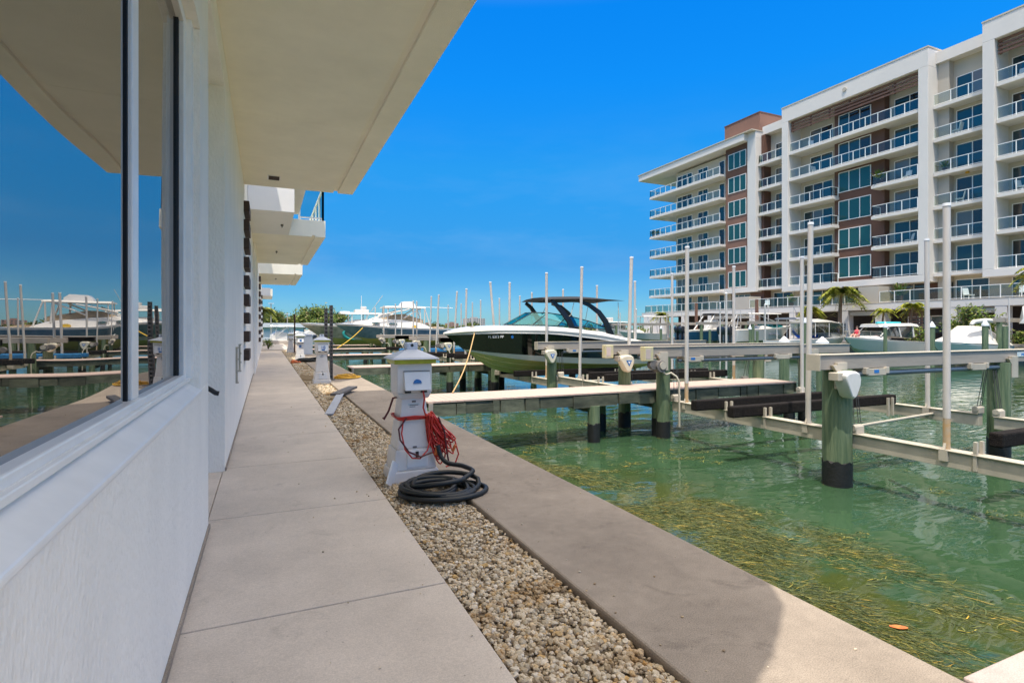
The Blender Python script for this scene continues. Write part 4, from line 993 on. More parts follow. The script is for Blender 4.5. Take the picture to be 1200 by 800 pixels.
# ---- mural yacht
yf_ = empty('mural_yacht', (2.9, 55.6, 0), 'yacht with mottled grey green mural hull and teal tail, behind the blue yacht', 'yacht', local=True)
simple_hull(yf_, 13, 4.0, 2.0, -.15, M['mural'], None, .45, None, sheer=.10)
tl = MB(); tl.tube([(4.0, -1.62, 1.55), (3.75, -1.66, 1.2), (3.85, -1.62, .85), (4.25, -1.66, .62), (4.8, -1.7, .55)], [.03, .13, .15, .12, .03], 8); tl.build('mural_tail', M['teal'], yf_, smooth=60)
cabin(yf_, [(3.4, .6, 1.95, .3, 2.0), (5.0, 1.3, 1.9, 1.0, 2.45), (7.5, 1.5, 1.8, 1.3, 2.5), (9.5, 1.5, 1.7, 1.4, 1.9)], M['gelcoat'])
MB().rings([[(x, -wd, z), (x, -wd * .9, z + .14), (x, wd * .9, z + .14), (x, wd, z)] for x, wd, z in ((3.6, .9, 3.02), (4.2, 1.3, 3.0), (8.2, 1.3, 2.95), (8.6, 1.1, 2.92))]).build('hardtop', M['gelcoat'], yf_, smooth=40)
m = MB()
for x in (4.6, 6.0, 7.9):
    for sg in (-1, 1): m.tube([(x, sg * 1.2, 1.95), (x, sg * 1.15, 3.0)], .05, 6)
m.build('hardtop_leg', M['gelcoat'], yf_); MB().box(5.0, -.5, 3.14, 6.3, .5, 3.45).box(3.6, -.4, 3.14, 4.5, .4, 3.26).box(5.6, -.35, 3.45, 6.1, .35, 3.75).build('roof_gear', M['gelcoat'], yf_, bev=.05)

# ---- boats of the far marina; helper makes the hull and the parts given
def far_boat(name, loc, rz, L, B, D, zk, topm, label, botm=None, bh=.5):
    r = empty(name, loc, label, 'boat', 'boats moored below the apartments', rz, True)
    simple_hull(r, L, B, D, zk, topm, botm, bh); return r
def ttop(r, x0, x1, z0, z1, wd, m='gelcoat', slant=.5):
    o = MB().rings([[(x, -w_, z1), (x, -w_ * .9, z1 + .09), (x, w_ * .9, z1 + .09), (x, w_, z1)] for x, w_ in ((x0, wd * .8), (x0 + .3, wd), (x1 - .3, wd), (x1, wd * .85))]).build('hardtop', M[m], r, smooth=40)
    l = MB()
    for sg in (-1, 1):
        l.tube([(x0 + .5 - slant * .3, sg * wd * .8, z0), (x0 + .6, sg * wd * .85, z1)], .04, 6); l.tube([(x1 - .6 + slant, sg * wd * .8, z0), (x1 - .5, sg * wd * .85, z1)], .04, 6)
        l.tube([(x0 + .6, sg * wd * .8, z0 + .6), (x1 - .7, sg * wd * .85, z1)], .03, 6); l.build('hardtop_leg', M['gelcoat'], r, smooth=50); l = MB()
    return o
PI = math.pi
# blue centre console, stern towards the camera
f1 = far_boat('centre_console_boat', (48.6, 46.0, 0), PI, 8.4, 2.5, 1.65, -.05, M['navy'], 'deep blue hulled boat with slanted white tower legs, raised by the far quay', M['navy'], .35)
cabin(f1, [(3.2, .35, 1.4, .3, 1.9), (3.8, .5, 1.4, .45, 2.6), (4.9, .5, 1.4, .5, 2.5)], M['gelcoat'], 'console')
l = MB()
for sg in (-1, 1):
    for x in (2.3, 2.7): MB().tube([(x + .2, sg * .9, 1.5), (x - .9, sg * .8, 3.1)], .06, 6).build('tower_leg', M['gelcoat'], f1, smooth=50)
    MB().tube([(6.0, sg * .9, 1.4), (4.6, sg * .8, 3.1)], .06, 6).build('tower_leg', M['gelcoat'], f1, smooth=50)
cabin(f1, [(1.6, .8, 3.05, .7, 3.2), (4.8, .9, 3.05, .8, 3.25)], M['canvas'], 'tower_canopy')
for yy in (-.35, .35): outboard(f1, 8.4, yy, 1.15, 1.1)
f2 = far_boat('walkaround_boat', (48.6, 39.6, 0), PI, 8.4, 2.6, 1.7, -.05, M['gelcoat'], 'white boat with long pale hardtop and big black outboards, raised by the far quay', M['gelcoat'])
ttop(f2, 2.2, 6.6, 1.6, 3.0, 1.0)
MB().prism([(1.9, 1.65), (3.5, 1.60), (3.6, 2.35), (3.1, 2.3)], -.95, .95, 'y').build('windshield', M['tealglass'], f2)
cabin(f2, [(3.4, .9, 1.5, .8, 1.7), (4.6, .95, 1.45, .8, 1.9), (5.0, .9, 1.4, .7, 1.8)], M['gelcoat'], 'console')
for yy in (-.55, 0, .55): outboard(f2, 8.4, yy, 1.0, 1.25)
MB().box(3.0, 1.21, 1.0, 3.9, 1.25, 1.10).box(4.1, 1.22, 1.0, 4.4, 1.26, 1.10).build('name_marks', M['greycanvas'], f2)
f3 = far_boat('enclosed_cruiser', (47.5, 33.0, 0), PI, 8.6, 2.9, 1.5, -.7, M['gelcoat'], 'white cruiser with a peaked white canvas top and clear side curtains', M['gelcoat'])
MB().rings([[(x, -w_, z), (x, 0, z + .28), (x, w_, z)] for x, w_, z in ((2.0, 1.2, 2.0), (3.6, 1.2, 2.15), (5.6, 1.2, 2.1))]).build('canvas_top', M['gelcoat'], f3)
MB().rings([[(x, -w_, 1.0), (x, -w_, 2.05), (x, w_, 2.05), (x, w_, 1.0)] for x, w_ in ((1.4, 1.0), (2.1, 1.18), (5.5, 1.18))]).build('curtain', M['vinyl'], f3)
cabin(f3, [(1.0, .6, .8, .4, .95), (2.2, 1.0, .8, .8, 1.25), (3.2, 1.1, .8, .9, 1.2)], M['gelcoat'])
l = MB()
for sg in (-1, 1):
    for x in (2.0, 3.8, 5.5): l.tube([(x, sg * 1.19, .9), (x, sg * 1.19, 2.05)], .03, 6)
    l.tube([(.8, sg * .9, .95), (2.6, sg * 1.2, 2.1)], .04, 6)
l.build('canopy_pole', M['gelcoat'], f3)
MB().tube([(4.6, -.5, 1.3), (5.4, -1.0, 3.5)], .02, 6).build('antenna', M['greycanvas'], f3)
cabin(f3, [(6.0, 1.1, 2.35, 1.0, 2.5), (7.6, 1.1, 2.35, 1.0, 2.5)], M['greycanvas'], 'bimini'); MB().tube([(6.2, -1, .7), (6.2, -1, 2.4)], .03).tube([(7.4, -1, .7), (7.4, -1, 2.4)], .03).build('bimini_pole', M['gelcoat'], f3)
f4 = far_boat('hardtop_cruiser', (40.2, 28.0, 0), 0, 8.2, 2.9, 1.45, -.75, M['gelcoat'], 'white cruiser with rounded hardtop and a turquoise paddleboard on its roof', M['gelcoat'])
rail_tube(f4, [(.15, 0, .85), (.7, -.6, .82), (1.5, -1.0, .80), (2.4, -1.25, .78)], .55); rail_tube(f4, [(.15, 0, .85), (.7, .6, .82), (1.5, 1.0, .80), (2.4, 1.25, .78)], .55)
cabin(f4, [(1.9, .8, .72, .5, .85), (2.9, 1.1, .7, .9, 1.05), (3.2, 1.15, .7, .95, 1.08)], M['gelcoat'])
cabin(f4, [(2.7, .95, 1.0, .9, 1.05), (3.9, 1.05, 1.0, .9, 1.75), (6.6, 1.1, .8, 1.0, 1.75)], M['smoke'], 'cabin_glass')
hh = MB().rings([[(x, -w_, z), (x, -w_ * .85, z + .22), (x, w_ * .85, z + .22), (x, w_, z)] for x, w_, z in ((2.9, .8, 1.68), (3.7, 1.12, 1.74), (6.4, 1.15, 1.78), (7.5, 1.0, 1.70))]).build('hardtop', M['gelcoat'], f4, smooth=40)
l = MB()
for sg in (-1, 1):
    l.tube([(2.7, sg * .98, 1.0), (3.8, sg * 1.0, 1.75)], .04, 6); l.tube([(5.0, sg * 1.1, .9), (4.8, sg * 1.02, 1.76)], .06, 6); l.tube([(6.6, sg * 1.12, .9), (6.6, sg * 1.02, 1.76)], .05, 6)
l.build('cabin_pillar', M['gelcoat'], f4)
pb = MB(); pb.rings([[(43.4 + x, 28.0 - .35 + s_ * w_ , 1.99 + z) for s_, z in ((-1, 0), (-.7, .12), (.7, .12), (1, 0), (.6, -.03), (-.6, -.03))] for x, w_ in ((0, .08), (.3, .3), (1.2, .38), (2.3, .36), (2.9, .1))])
solo('paddleboard', pb, M['cyan'], (43.4, 27.65, 1.97), 'turquoise paddleboard lying on the roof of the hardtop cruiser', 'paddleboard', smooth=60)
f5 = far_boat('covered_boat', (39.8, 21.8, 0), 0, 7.2, 2.6, 1.3, -.75, M['gelcoat'], 'boat under a beige fitted cover between two capped green piles', M['gelcoat'])
cabin(f5, [(.5, .3, .62, .05, .7), (1.8, 1.15, .62, .3, 1.05), (3.8, 1.32, .55, .5, 1.75), (4.8, 1.32, .5, .7, 1.7), (6.4, 1.3, .45, 1.0, .95), (7.1, 1.25, .4, 1.1, .6)], M['beige'], 'cover', 60)
ar = MB(); ar.tube([(2.3, -1.1, 1.8), (2.6, -1.1, 2.0), (4.0, -1.1, 2.10), (5.6, -1.1, 2.05), (6.6, -1.1, 1.85)], [.10, .14, .15, .15, .10], 10); ar.build('rolled_bimini', M['beige'], f5, smooth=60)
MB().tube([(4.4, -1.1, 2.0), (4.7, -1.2, .6)], .03, 6).tube([(5.4, -1.1, 2.0), (5.2, -1.2, .6)], .03, 6).build('bimini_pole', M['gelcoat'], f5)
f6 = far_boat('flybridge_boat', (45.6, 18.9, 0), 0, 8.5, 3.0, 1.6, .35, M['gelcoat'], 'white boat with raised wheelhouse cut off by the right edge of the photo', M['gelcoat'])
cabin(f6, [(.3, .9, 1.9, .7, 2.3), (.9, 1.2, 1.9, 1.0, 3.1), (4, 1.2, 1.9, 1.0, 3.2)], M['gelcoat'])
MB().box(.95, -1.13, 2.5, 3.5, -1.05, 2.9).build('cabin_window', M['smoke'], f6)
f0 = far_boat('small_runabout', (39.6, 56.5, 0), 0, 6.5, 2.3, 1.2, -.1, M['gelcoat'], 'small white runabout left of the blue hulled boat, below the balcony corner', M['gelcoat'])
cabin(f0, [(1.6, .5, 1.05, .2, 1.1), (2.6, .9, 1.0, .6, 1.5), (3.2, .9, 1.0, .6, 1.3)], M['gelcoat'])
ttop(f0, 3.2, 6.6, 1.0, 3.1, .9)
f7 = far_boat('small_cuddy_boat', (36.4, 60.5, 0), 0, 6.5, 2.4, 1.3, -.5, M['gelcoat'], 'low white cuddy boat behind the black boat stern, left of the runabout', M['gelcoat'])
cabin(f7, [(1.0, .5, .85, .2, .9), (2.4, .9, .85, .6, 1.3), (3.6, .9, .8, .6, 1.1)], M['gelcoat'])
f8 = far_boat('sedan_boat', (44.5, 70.0, 0), 0, 7.5, 2.8, 1.6, .0, M['gelcoat'], 'white sedan boat with wheelhouse glass seen over the black boat stern', M['gelcoat'])
cabin(f8, [(1.8, 1.0, 1.5, .8, 1.9), (2.4, 1.1, 1.5, 1.0, 2.5), (5.0, 1.1, 1.5, 1.0, 2.5)], M['smoke'], 'cabin_glass'); ttop(f8, 1.9, 5.6, 1.5, 2.6, 1.1)
MB().box(2.5, -.5, 2.7, 3.2, .5, 3.3).build('radar_dome', M['gelcoat'], f8, bev=.1)
# blue tarp sagging between two poles of the walkaround boat
tp = MB(); vs = []; fs_ = []
for i in range(13):
    t = i / 12; x = 43.0 + .8 * t; yy = 34.9 - 1.9 * t; z = 1.55 - .75 * t - .55 * math.sin(PI * t) * (1 - .2 * t) + .25 * t
    for k, o_ in enumerate((0, .18, .42)): vs.append((x + .12 * (k == 1), yy, z - o_ * (1 - .5 * abs(2 * t - 1)) - .04 * math.sin(5 * t + k)))
for i in range(12):
    for k in range(2): fs_.append((3 * i + k, 3 * i + k + 1, 3 * i + k + 4, 3 * i + k + 3))
to = solo('blue_tarp', tp.add(vs, fs_), M['bluetarp'], (43.4, 34, 1.0), 'bright blue tarp sagging beside the peaked canvas top', 'tarp', smooth=60)
sm = to.modifiers.new('thick', 'SOLIDIFY'); sm.thickness = .05
# far lifts : piles, beams
def far_lift(x0, y0, x1, y1, label):
    r = empty('far_boat_lift', (x0, y0, WATER), label, 'boat lift', 'boat lifts below the apartments')
    for yy in (y0, y1):
        MB().box(x0 - .6, yy - .12, 2.0, x1 + .6, yy + .12, 2.28).build('beam', M['alu'], r)
        for xx in (x0, x1):
            MB().cyl(xx, yy, -3, 2.0, .16, 12).build('pile', M['pile'], r, smooth=40)
        for xx in (x0 + .3, x1 - .3): MB().cyl(xx, yy + (.4 if yy == y0 else -.4), -.3, 3.6, .05, 8).build('guide_pole', M['pvc'], r)
    for xx in (x0 + .4, x1 - .4): MB().box(xx - .08, y0 + .1, -.3, xx + .08, y1 - .1, -.1).build('cradle_beam', M['alu_light'], r)
    return r
far_lift(41.2, 44.2, 47.4, 47.9, 'far boat lift round the deep blue boat')
far_lift(41.2, 37.6, 47.4, 41.4, 'far boat lift round the white boat with black outboards')
far_lift(40.5, 54.6, 46.0, 58.4, 'far boat lift round the small white runabout')
far_lift(45.0, 17.4, 51.0, 20.5, 'far boat lift at the right edge round the flybridge boat')
def capped_pile(x, y, zt, r_, label, m2=None, cap=True):
    r = empty('mooring_pile', (x, y, WATER), label, 'pile', 'capped mooring piles out in the basin')
    MB().cyl(x, y, -3, zt - .1, r_, 16).build('shaft', m2 or M['pile'], r, smooth=40)
    if cap: MB().lathe([(r_ + .02, -.1), (r_ + .02, -.02), (.02, .20)], (x, y, zt), 16).build('cap', M['white'], r, smooth=30)
    return r
capped_pile(30, 18.65, 1.70, .09, 'thin green capped pile in front of the hardtop cruiser')
capped_pile(30, 16.4, 1.70, .125, 'green capped pile behind the tall white pole, left of the covered boat')
capped_pile(30, 14.2, 1.76, .12, 'green capped pile before the bow cover of the covered boat')
capped_pile(31, 13.9, 1.75, .11, 'uncapped pale green pile beside the covered boat', None, False)
capped_pile(20, 14.85, 1.02, .22, 'short thick green pile with broad white cap behind the near beam')
capped_pile(20, 16.6, 1.02, .2, 'short thick pile with white cap left of the broad one')
capped_pile(30, 27.6, 1.60, .09, 'left of two adjoining green piles before the white boat with black outboards')
capped_pile(30, 27.0, 1.50, .09, 'right of two adjoining green piles before the white boat with black outboards', None, False)
capped_pile(30, 23.4, 2.0, .10, 'green capped pile beside the blue tarp')
capped_pile(32, 39.3, 1.66, .10, 'dark capped pile left of the deep blue boat')
capped_pile(32, 33.4, 1.6, .10, 'dark uncapped pile in front of the deep blue boat', None, False)
for x, y, zt, lb in ((21.1, 20.9, 3.3, 'thin white pole standing in the open water of the basin'), (30, 30.3, 3.4, 'thin white pole in front of the deep blue boat hull'), (33, 29.0, 3.3, 'thin white pole before the pale hardtop of the walkaround boat'), (30, 40.2, 3.3, 'thin white pole left of the deep blue boat')):
    r = empty('mooring_pole', (x, y, WATER), lb, 'pole', 'thin white poles out in the basin')
    MB().cyl(x, y, -3, zt, .05, 10).build('shaft', M['pvc'], r, smooth=40); MB().lathe([(.06, 0), (.02, .06)], (x, y, zt), 10).build('cap', M['white'], r)
# catwalk dock in the middle distance
r = empty('far_dock', (30, 60, WATER), 'long low grey dock under the boats left of the apartments', 'dock')
MB().box(24, 62, -.1, 44, 63.4, .25).build('deck', M['alu'], r); m = MB()
for x in range(25, 44, 3): m.cyl(x, 62.2, -3, 1.2, .14, 8)
m.build('pile', M['pile'], r)
r = empty('far_dock', (38, 30, WATER), 'grey dock running behind the moored boats under the apartments', 'dock')
MB().box(48.9, 14, .25, 50.2, 72, .42).build('deck', M['alu'], r)
m = MB()
for k in range(16): m.cyl(49, 15 + k * 3.6, -3, .24, .14, 8)
m.build('pile', M['pile'], r)

# ---- seated person on the bow
def person(loc, rz, label):
    r = empty('person', loc, label, 'person', None, rz, True)
    J = [((0, 0, .10), .12), ((0, 0, .30), .115), ((0, 0, .48), .13), ((0, 0, .57), .06), ((0, 0, .63), .05), ((.01, 0, .72), .085), ((.01, 0, .79), .075),
         ((.06, .10, .09), .085), ((.42, .13, .20), .062), ((.55, .13, -.02), .045), ((.66, .13, -.04), .035),
         ((.06, -.10, .09), .085), ((.42, -.13, .20), .062), ((.55, -.13, -.02), .045), ((.66, -.13, -.04), .035),
         ((0, .17, .49), .05), ((.03, .24, .28), .038), ((.2, .19, .20), .028), ((.27, .18, .20), .025),
         ((0, -.17, .49), .05), ((.03, -.24, .28), .038), ((.2, -.19, .20), .028), ((.27, -.18, .20), .025)]
    E = [(0, 1), (1, 2), (2, 3), (3, 4), (4, 5), (5, 6), (0, 7), (7, 8), (8, 9), (9, 10), (0, 11), (11, 12), (12, 13), (13, 14), (2, 15), (15, 16), (16, 17), (17, 18), (2, 19), (19, 20), (20, 21), (21, 22)]
    me = bpy.data.meshes.new('body'); me.from_pydata([j[0] for j in J], E, []); me.materials.append(M['skin'])
    o = bpy.data.objects.new('body', me); col.objects.link(o); o.parent = r
    o.modifiers.new('skin', 'SKIN'); 
    if not me.skin_vertices: 
        bm = bmesh.new(); bm.from_mesh(me); bm.verts.layers.skin.verify(); bm.to_mesh(me); bm.free()
    for i, (p, rad) in enumerate(J): me.skin_vertices[0].data[i].radius = (rad, rad); me.skin_vertices[0].data[i].use_root = (i == 0)
    sb = o.modifiers.new('sub', 'SUBSURF'); sb.levels = 1; sb.render_levels = 2
    MB().rings([[(cx + a * math.cos(t), b_ * math.sin(t), z) for t in [6.283 * k / 16 for k in range(16)]] for cx, a, b_, z in ((.02, .16, .20, .02), (.01, .145, .17, .2), (0, .15, .18, .35), (0, .15, .205, .48), (0, .09, .12, .56))]).build('red_top', M['redcloth'], r, smooth=60)
    MB().ell((-.015, 0, .775), (.10, .095, .085)).build('hair', M['hair'], r, smooth=60)
person((41.7, 28.05, .92), PI, 'person in a red top sitting on the bow of the hardtop cruiser')

# ================================================================== APARTMENT BUILDING
A = empty('apartment_building', (58, 42, .25), 'eight storey cream and white apartment building with brown panels and glass balconies', 'building')
FL = [6.7, 9.8, 12.9, 16.0, 19.15, 22.25]
def bx(name, m, *c, **k): return MB().box(*c).build(name, M[m], A, **k)
bx('wall', 'cream_wall', 58.2, 14, 4.0, 74, 50.2, 26.9)
bx('wall', 'cream_wall', 57.3, 55.9, 4.0, 74, 66.8, 25.2)
bx('wall', 'cream_wall', 58.2, 50.2, 4.0, 74, 55.88, 26.4)
bx('ground_floor_core', 'garage_shade', 57.0, 14, .26, 74, 66, 3.98)
# frames : pillars and beams
def frame(name, m, y0, y1, zb, zt, pw, x0=56.0, x1=58.25, head=1.7, foot=.65, left=True, right=True):
    p = MB()
    if right: p.box(x0, y0, zb + foot, x1, y0 + pw, zt - head)
    if left: p.box(x0, y1 - pw, zb + foot, x1, y1, zt - head)
    p.box(x0, y0, zt - head, x1, y1, zt); p.box(x0, y0, zb, x1, y1, zb + foot)
    o = p.build(name, M[m], A, bev=.03)
    MB().box(x0 - .04, y0 - .04, zt + .002, x1 + .4, y1 + .04, zt + .14).build('coping', M['cream_wall'], o)
    return o
frame('white_frame', 'white_wall', 30.95, 46.83, 5.95, 27.65, .86)
frame('white_frame', 'white_wall', 8.0, 26.72, 5.95, 27.65, .86, right=False)
# frame 2 runs left as the eave of the wing
p = MB(); p.box(56.0, 50.67, 6.9, 57.6, 51.96, 25.5); p.box(55.4, 51.96, 25.5, 58.2, 73.6, 26.4); p.box(56.0, 50.67, 25.5, 58.2, 51.96, 26.4); p.box(58.2, 66.8, 25.5, 70, 73.6, 26.4)
p.box(56.0, 50.67, 6.25, 57.6, 66.0, 6.9)
p.build('white_frame', M['white_wall'], A, bev=.03)
MB().box(55.3, 50.6, 26.402, 70, 73.7, 26.52).build('coping', M['cream_wall'], A)
p = MB(); p.box(57.55, 51.4, 6.9, 62, 57.3, 29.2); p.build('stair_tower', M['redbrown'], A, bev=.02)
MB().box(57.5, 51.35, 29.202, 62.05, 57.35, 29.34).build('coping', M['brown_wall'], A)
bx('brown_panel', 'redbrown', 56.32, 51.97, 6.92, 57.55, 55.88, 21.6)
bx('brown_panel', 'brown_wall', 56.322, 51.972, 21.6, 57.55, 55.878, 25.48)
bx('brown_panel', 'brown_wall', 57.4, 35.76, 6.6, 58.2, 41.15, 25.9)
bx('side_panel', 'brown_wall', 57.0, 50.25, 4.0, 58.3, 50.66, 25.9)
# recess roofs
bx('roof_edge', 'white_wall', 57.2, 26.73, 26.3, 60, 30.94, 27.35); bx('roof_edge', 'white_wall', 57.2, 46.84, 26.0, 60, 50.66, 27.0)
bx('roof', 'white_wall', 58.3, 14, 26.9, 74, 51.3, 27.4)
bx('pilaster', 'grey_wall', 57.5, 30.0, 4.0, 58.2, 30.94, 26.3); 
WR = random.Random(11)
def window(y0, y1, z0, z1, n, X, gm='condoglass', split=None):
    f = MB(); t = .07
    f.box(X - .07, y0, z0, X - .002, y0 + t, z1); f.box(X - .07, y1 - t, z0, X - .002, y1, z1)
    f.box(X - .07, y0 + t, z1 - t, X - .002, y1 - t, z1); f.box(X - .07, y0 + t, z0, X - .002, y1 - t, z0 + t)
    for k in range(1, n):
        yy = y0 + (y1 - y0) * k / n; f.box(X - .07, yy - t / 2, z0 + t, X - .002, yy + t / 2, z1 - t)
    o = f.build('window', M['frame'], A)
    for k in range(n):
        g2 = gm if gm == 'greenglass' else WR.choice(('condoglass', 'condoglass', 'condoglass', 'brownglass', 'brownglass', 'curtainglass'))
        MB().box(X - .035, y0 + (y1 - y0) * k / n + t * .55, z0 + t, X - .004, y0 + (y1 - y0) * (k + 1) / n - t * .55, z1 - t).build('pane', M[g2], o)
def balcony(poly_box, railpts, z, name='balcony', th=.30):
    o = MB()
    for c in poly_box: o.box(c[0], c[1], z - th, c[2], c[3], z)
    o = o.build(name, M['white_wall'], A, bev=.02)
    if railpts: rail(o, railpts, z, 1.07, 1.25)
    return o
for i, z in enumerate(FL):
    top = i >= 4; h = 2.4
    # right tower
    balcony([(56.25, 14, 58.2, 25.85)], [(56.33, 14.2), (56.33, 25.8)], z) if i else balcony([(56.6, 14, 58.2, 25.85)], [(56.33, 14.2), (56.33, 25.8)], z - .1, th=.05)
    window(22.6, 25.6, z, z + h, 3, 58.2)
    window(17.5, 21.0, z, z + h, 3, 58.2)
    # recessed bay S2
    balcony([(56.75, 26.73, 58.2, 30.94)], [(56.83, 26.76), (56.83, 30.9)], z)
    window(27.2, 29.76, z, z + h + .1, 2, 58.2)
    # big frame
    if top: balcony([(56.15, 31.82, 58.2, 45.96)], [(56.23, 31.85), (56.23, 45.9)], z, 'long_balcony')
    elif i > 0 or True:
        zz = z
        balcony([(56.15, 40.6, 58.2, 45.96)], [(57.3, 40.68), (56.23, 40.68), (56.23, 45.9)], zz) if i else rail(A, [(57.3, 40.68), (56.23, 40.68), (56.23, 45.9)], z - .09, 1.07)
        balcony([(55.95, 31.82, 58.2, 36.2)] if i else [(56.6, 31.82, 58.2, 36.2)], [(57.3, 36.12), (56.03, 36.12), (56.03, 31.85)], zz)
    window(41.9, 44.7 if top else 45.5, z, z + h, 2 if top else 3, 58.2)
    window(32.3, 35.25, z, z + h + .1, 2, 58.2)
    window(37.1, 40.65, z + .42, z + 2.62, 3, 57.4, 'greenglass' if not top else 'condoglass')
    # S3
    balcony([(56.4, 46.84, 58.2, 50.66)], [(57.0, 50.5), (56.48, 50.5), (56.48, 46.9)], z)
    window(47.2, 49.5, z, z + h, 2, 58.2)
    # brown tower windows
    window(52.4, 55.4, z + .32, z + 2.42, 3, 56.32, 'greenglass')
    # left wing
    if i == 0: balcony([(55.2, 55.9, 57.3, 70.7), (57.3, 66.8, 68, 70.7)], [(55.28, 56.0), (55.28, 70.6), (60, 70.6)], z)
    else: balcony([(55.3, 55.9, 57.3, 70.7), (57.3, 66.8, 68, 70.7)], [(55.38, 56.0), (55.38, 70.6), (60, 70.6)], z)
    window(57.0, 58.0, z, z + h, 1, 57.3); window(60.1, 62.1, z, z + h, 2, 57.3); window(63.3, 66.5, z, z + h, 3, 57.3)
# pergola slats under the frame heads
for y0, y1, x in ((31.85, 45.9, 56.5), (14, 25.8, 56.5)):
    m = MB()
    for k in range(4): m.box(x - .05, y0, 24.72 + k * .33, x + .05, y1, 24.90 + k * .33)
    n = int((y1 - y0) / 2.3)
    for k in range(n + 1): yy = y0 + .05 + (y1 - y0 - .25) * k / n; m.box(x + .055, yy, 24.7, x + .2, yy + .14, 25.93)
    m.build('pergola_slats', M['slat'], A)
MB().tube([(55.99, 39, 26.9), (55.90, 39, 26.9)], .22, 14).build('wall_light', M['alu_light'], A)
MB().lathe([(.16, 0), (.16, .1), (.05, .22)], (57.6, 28.6, 15.55), 12).build('balcony_lamp', M['yellow'], A)
# podium
bx('podium_deck', 'white_wall', 54.4, 8, 3.42, 58.2, 71.5, 4.05, bev=.03)
pd = MB().box(54.38, 8, 4.051, 58.2, 71.5, 4.10).build('podium_floor', M['cream_wall'], A)
rail(pd, [(54.5, 8.2), (54.5, 34.4)], 4.10, 1.1, 1.35); rail(pd, [(54.5, 36.6), (54.5, 50.2)], 4.10, 1.1, 1.35); rail(pd, [(54.5, 52.9), (54.5, 70.6), (62, 70.6)], 4.10, 1.1, 1.35)
bx('planter_wall', 'grey_wall', 54.45, 34.5, 4.1, 56.5, 36.5, 5.75); bx('planter_wall', 'grey_wall', 54.45, 50.3, 4.1, 56.5, 52.8, 5.6)
for y0, y1, n in ((31.9, 34.9, 2), (27.2, 29.8, 2), (22.5, 25.6, 3), (36.9, 40.5, 3), (42.0, 45.5, 3), (47.0, 49.8, 2), (52.6, 55.5, 3), (57.0, 58, 1), (60, 62.2, 2), (63.3, 66.5, 3), (17.5, 21, 3)):
    window(y0, y1, 4.12, 6.1 if y0 < 55 else 6.35, n, 58.2 if y0 < 50 else 57.3)
bx('brown_panel', 'brown_wall', 57.9, 30.0, 4.11, 58.19, 31.85, 5.9); bx('brown_panel', 'redbrown', 57.0, 50.67, 4.11, 57.29, 52.4, 6.2)
for y0, y1 in ((37.58, 38.3), (33.95, 34.8), (27.85, 28.5), (24.3, 25.1), (49.3, 50.2), (43.7, 44.5), (56.6, 57.2), (61.8, 62.4), (19, 20), (66, 71)):
    bx('pier', 'white_wall', 54.42, y0, .25, 55.3, y1, 3.415)
m = MB()
for y0, y1 in ((34.85, 37.5), (25.15, 27.8), (50.3, 56.5)): m.box(54.6, y0, 2.9, 55.1, y1, 3.3)
m.build('rolled_shutter', M['cream_wall'], A)
for y0, y1, n in ((34.9, 36.6, 2), (30.2, 33.2, 3), (26.9, 27.6, 1)): 
    f = MB()
    for k in range(n + 1): yy = y0 + (y1 - y0) * k / n; f.box(56.9, yy - .04, .5, 56.99, yy + .04, 2.8)
    f.box(56.9, y0, 2.7, 56.995, y1, 2.8); f = f.build('shopfront', M['frame'], A)
    MB().box(56.93, y0 + .05, 1.2, 56.97, y1 - .05, 2.68).build('pane', M['condoglass'], f)
# wooden screen
m = MB()
for k in range(12): m.box(53.0, 29.7, .4 + k * .25, 53.05, 30.9, .55 + k * .25)
for yy in (29.8, 30.25, 30.75): m.box(53.055, yy, .25, 53.12, yy + .09, 3.4)
solo('slatted_screen', m, M['slat'], (53, 30.3, .25), 'brown slatted timber screen behind the hardtop cruiser', 'screen')
for (x, y), lb in (((50.6, 55.2), 'brown timber post left of the planter wall, behind the deep blue boat'), ((50.6, 45.6), 'brown timber post right of the planter wall, behind the pale hardtop')):
    solo('timber_post', MB().box(x - .14, y - .14, .4, x + .14, y + .14, 4.9), M['slat'], (x, y, .4), lb, 'post', 'brown timber posts on the far quay', bev=.02)
# balcony plants and chairs
def plant(x, y, z, s, label, seed):
    r = empty('potted_plant', (x, y, z), label, 'plant', 'potted plants on the balconies')
    MB().lathe([(.16 * s, 0), (.22 * s, .4 * s), (.20 * s, .42 * s)], (x, y, z), 12).build('pot', M['brown_wall'], r)
    rn = random.Random(seed); m = MB()
    for k in range(70):
        a, e = rn.uniform(0, 6.28), rn.uniform(.2, 1.4); L_ = s * rn.uniform(.4, .95)
        d = Vector((math.cos(a) * math.cos(e), math.sin(a) * math.cos(e), math.sin(e))); p0 = Vector((x, y, z + .4 * s)); p1_ = p0 + d * L_; sd = d.cross(Vector((0, 0, 1))).normalized() * .05 * s
        m.add([tuple(p0 + d * L_ * .4 - sd), tuple(p0 + d * L_ * .4 + sd), tuple(p1_ + sd * .8), tuple(p1_ - sd * .8)], [(0, 1, 2, 3)])
    m.build('leaves', M['leaf'], r, norm=False)
plant(55.9, 70.4, 16.0, 1.0, 'dark potted plant at the free end of the left wing balcony', 1); plant(55.8, 69.3, 16.0, .9, 'potted plant next to the one at the left wing balcony end', 2)
plant(56.4, 35.6, 16.0, 1.3, 'tall potted plant at the corner of a balcony beside the brown panel', 3); plant(57.4, 49.6, 9.8, 1.1, 'potted plant on the low balcony beside the brown side wall', 4)
plant(55.2, 33.0, 4.1, 1.5, 'large green plant on the podium terrace beside the brown wall', 5)
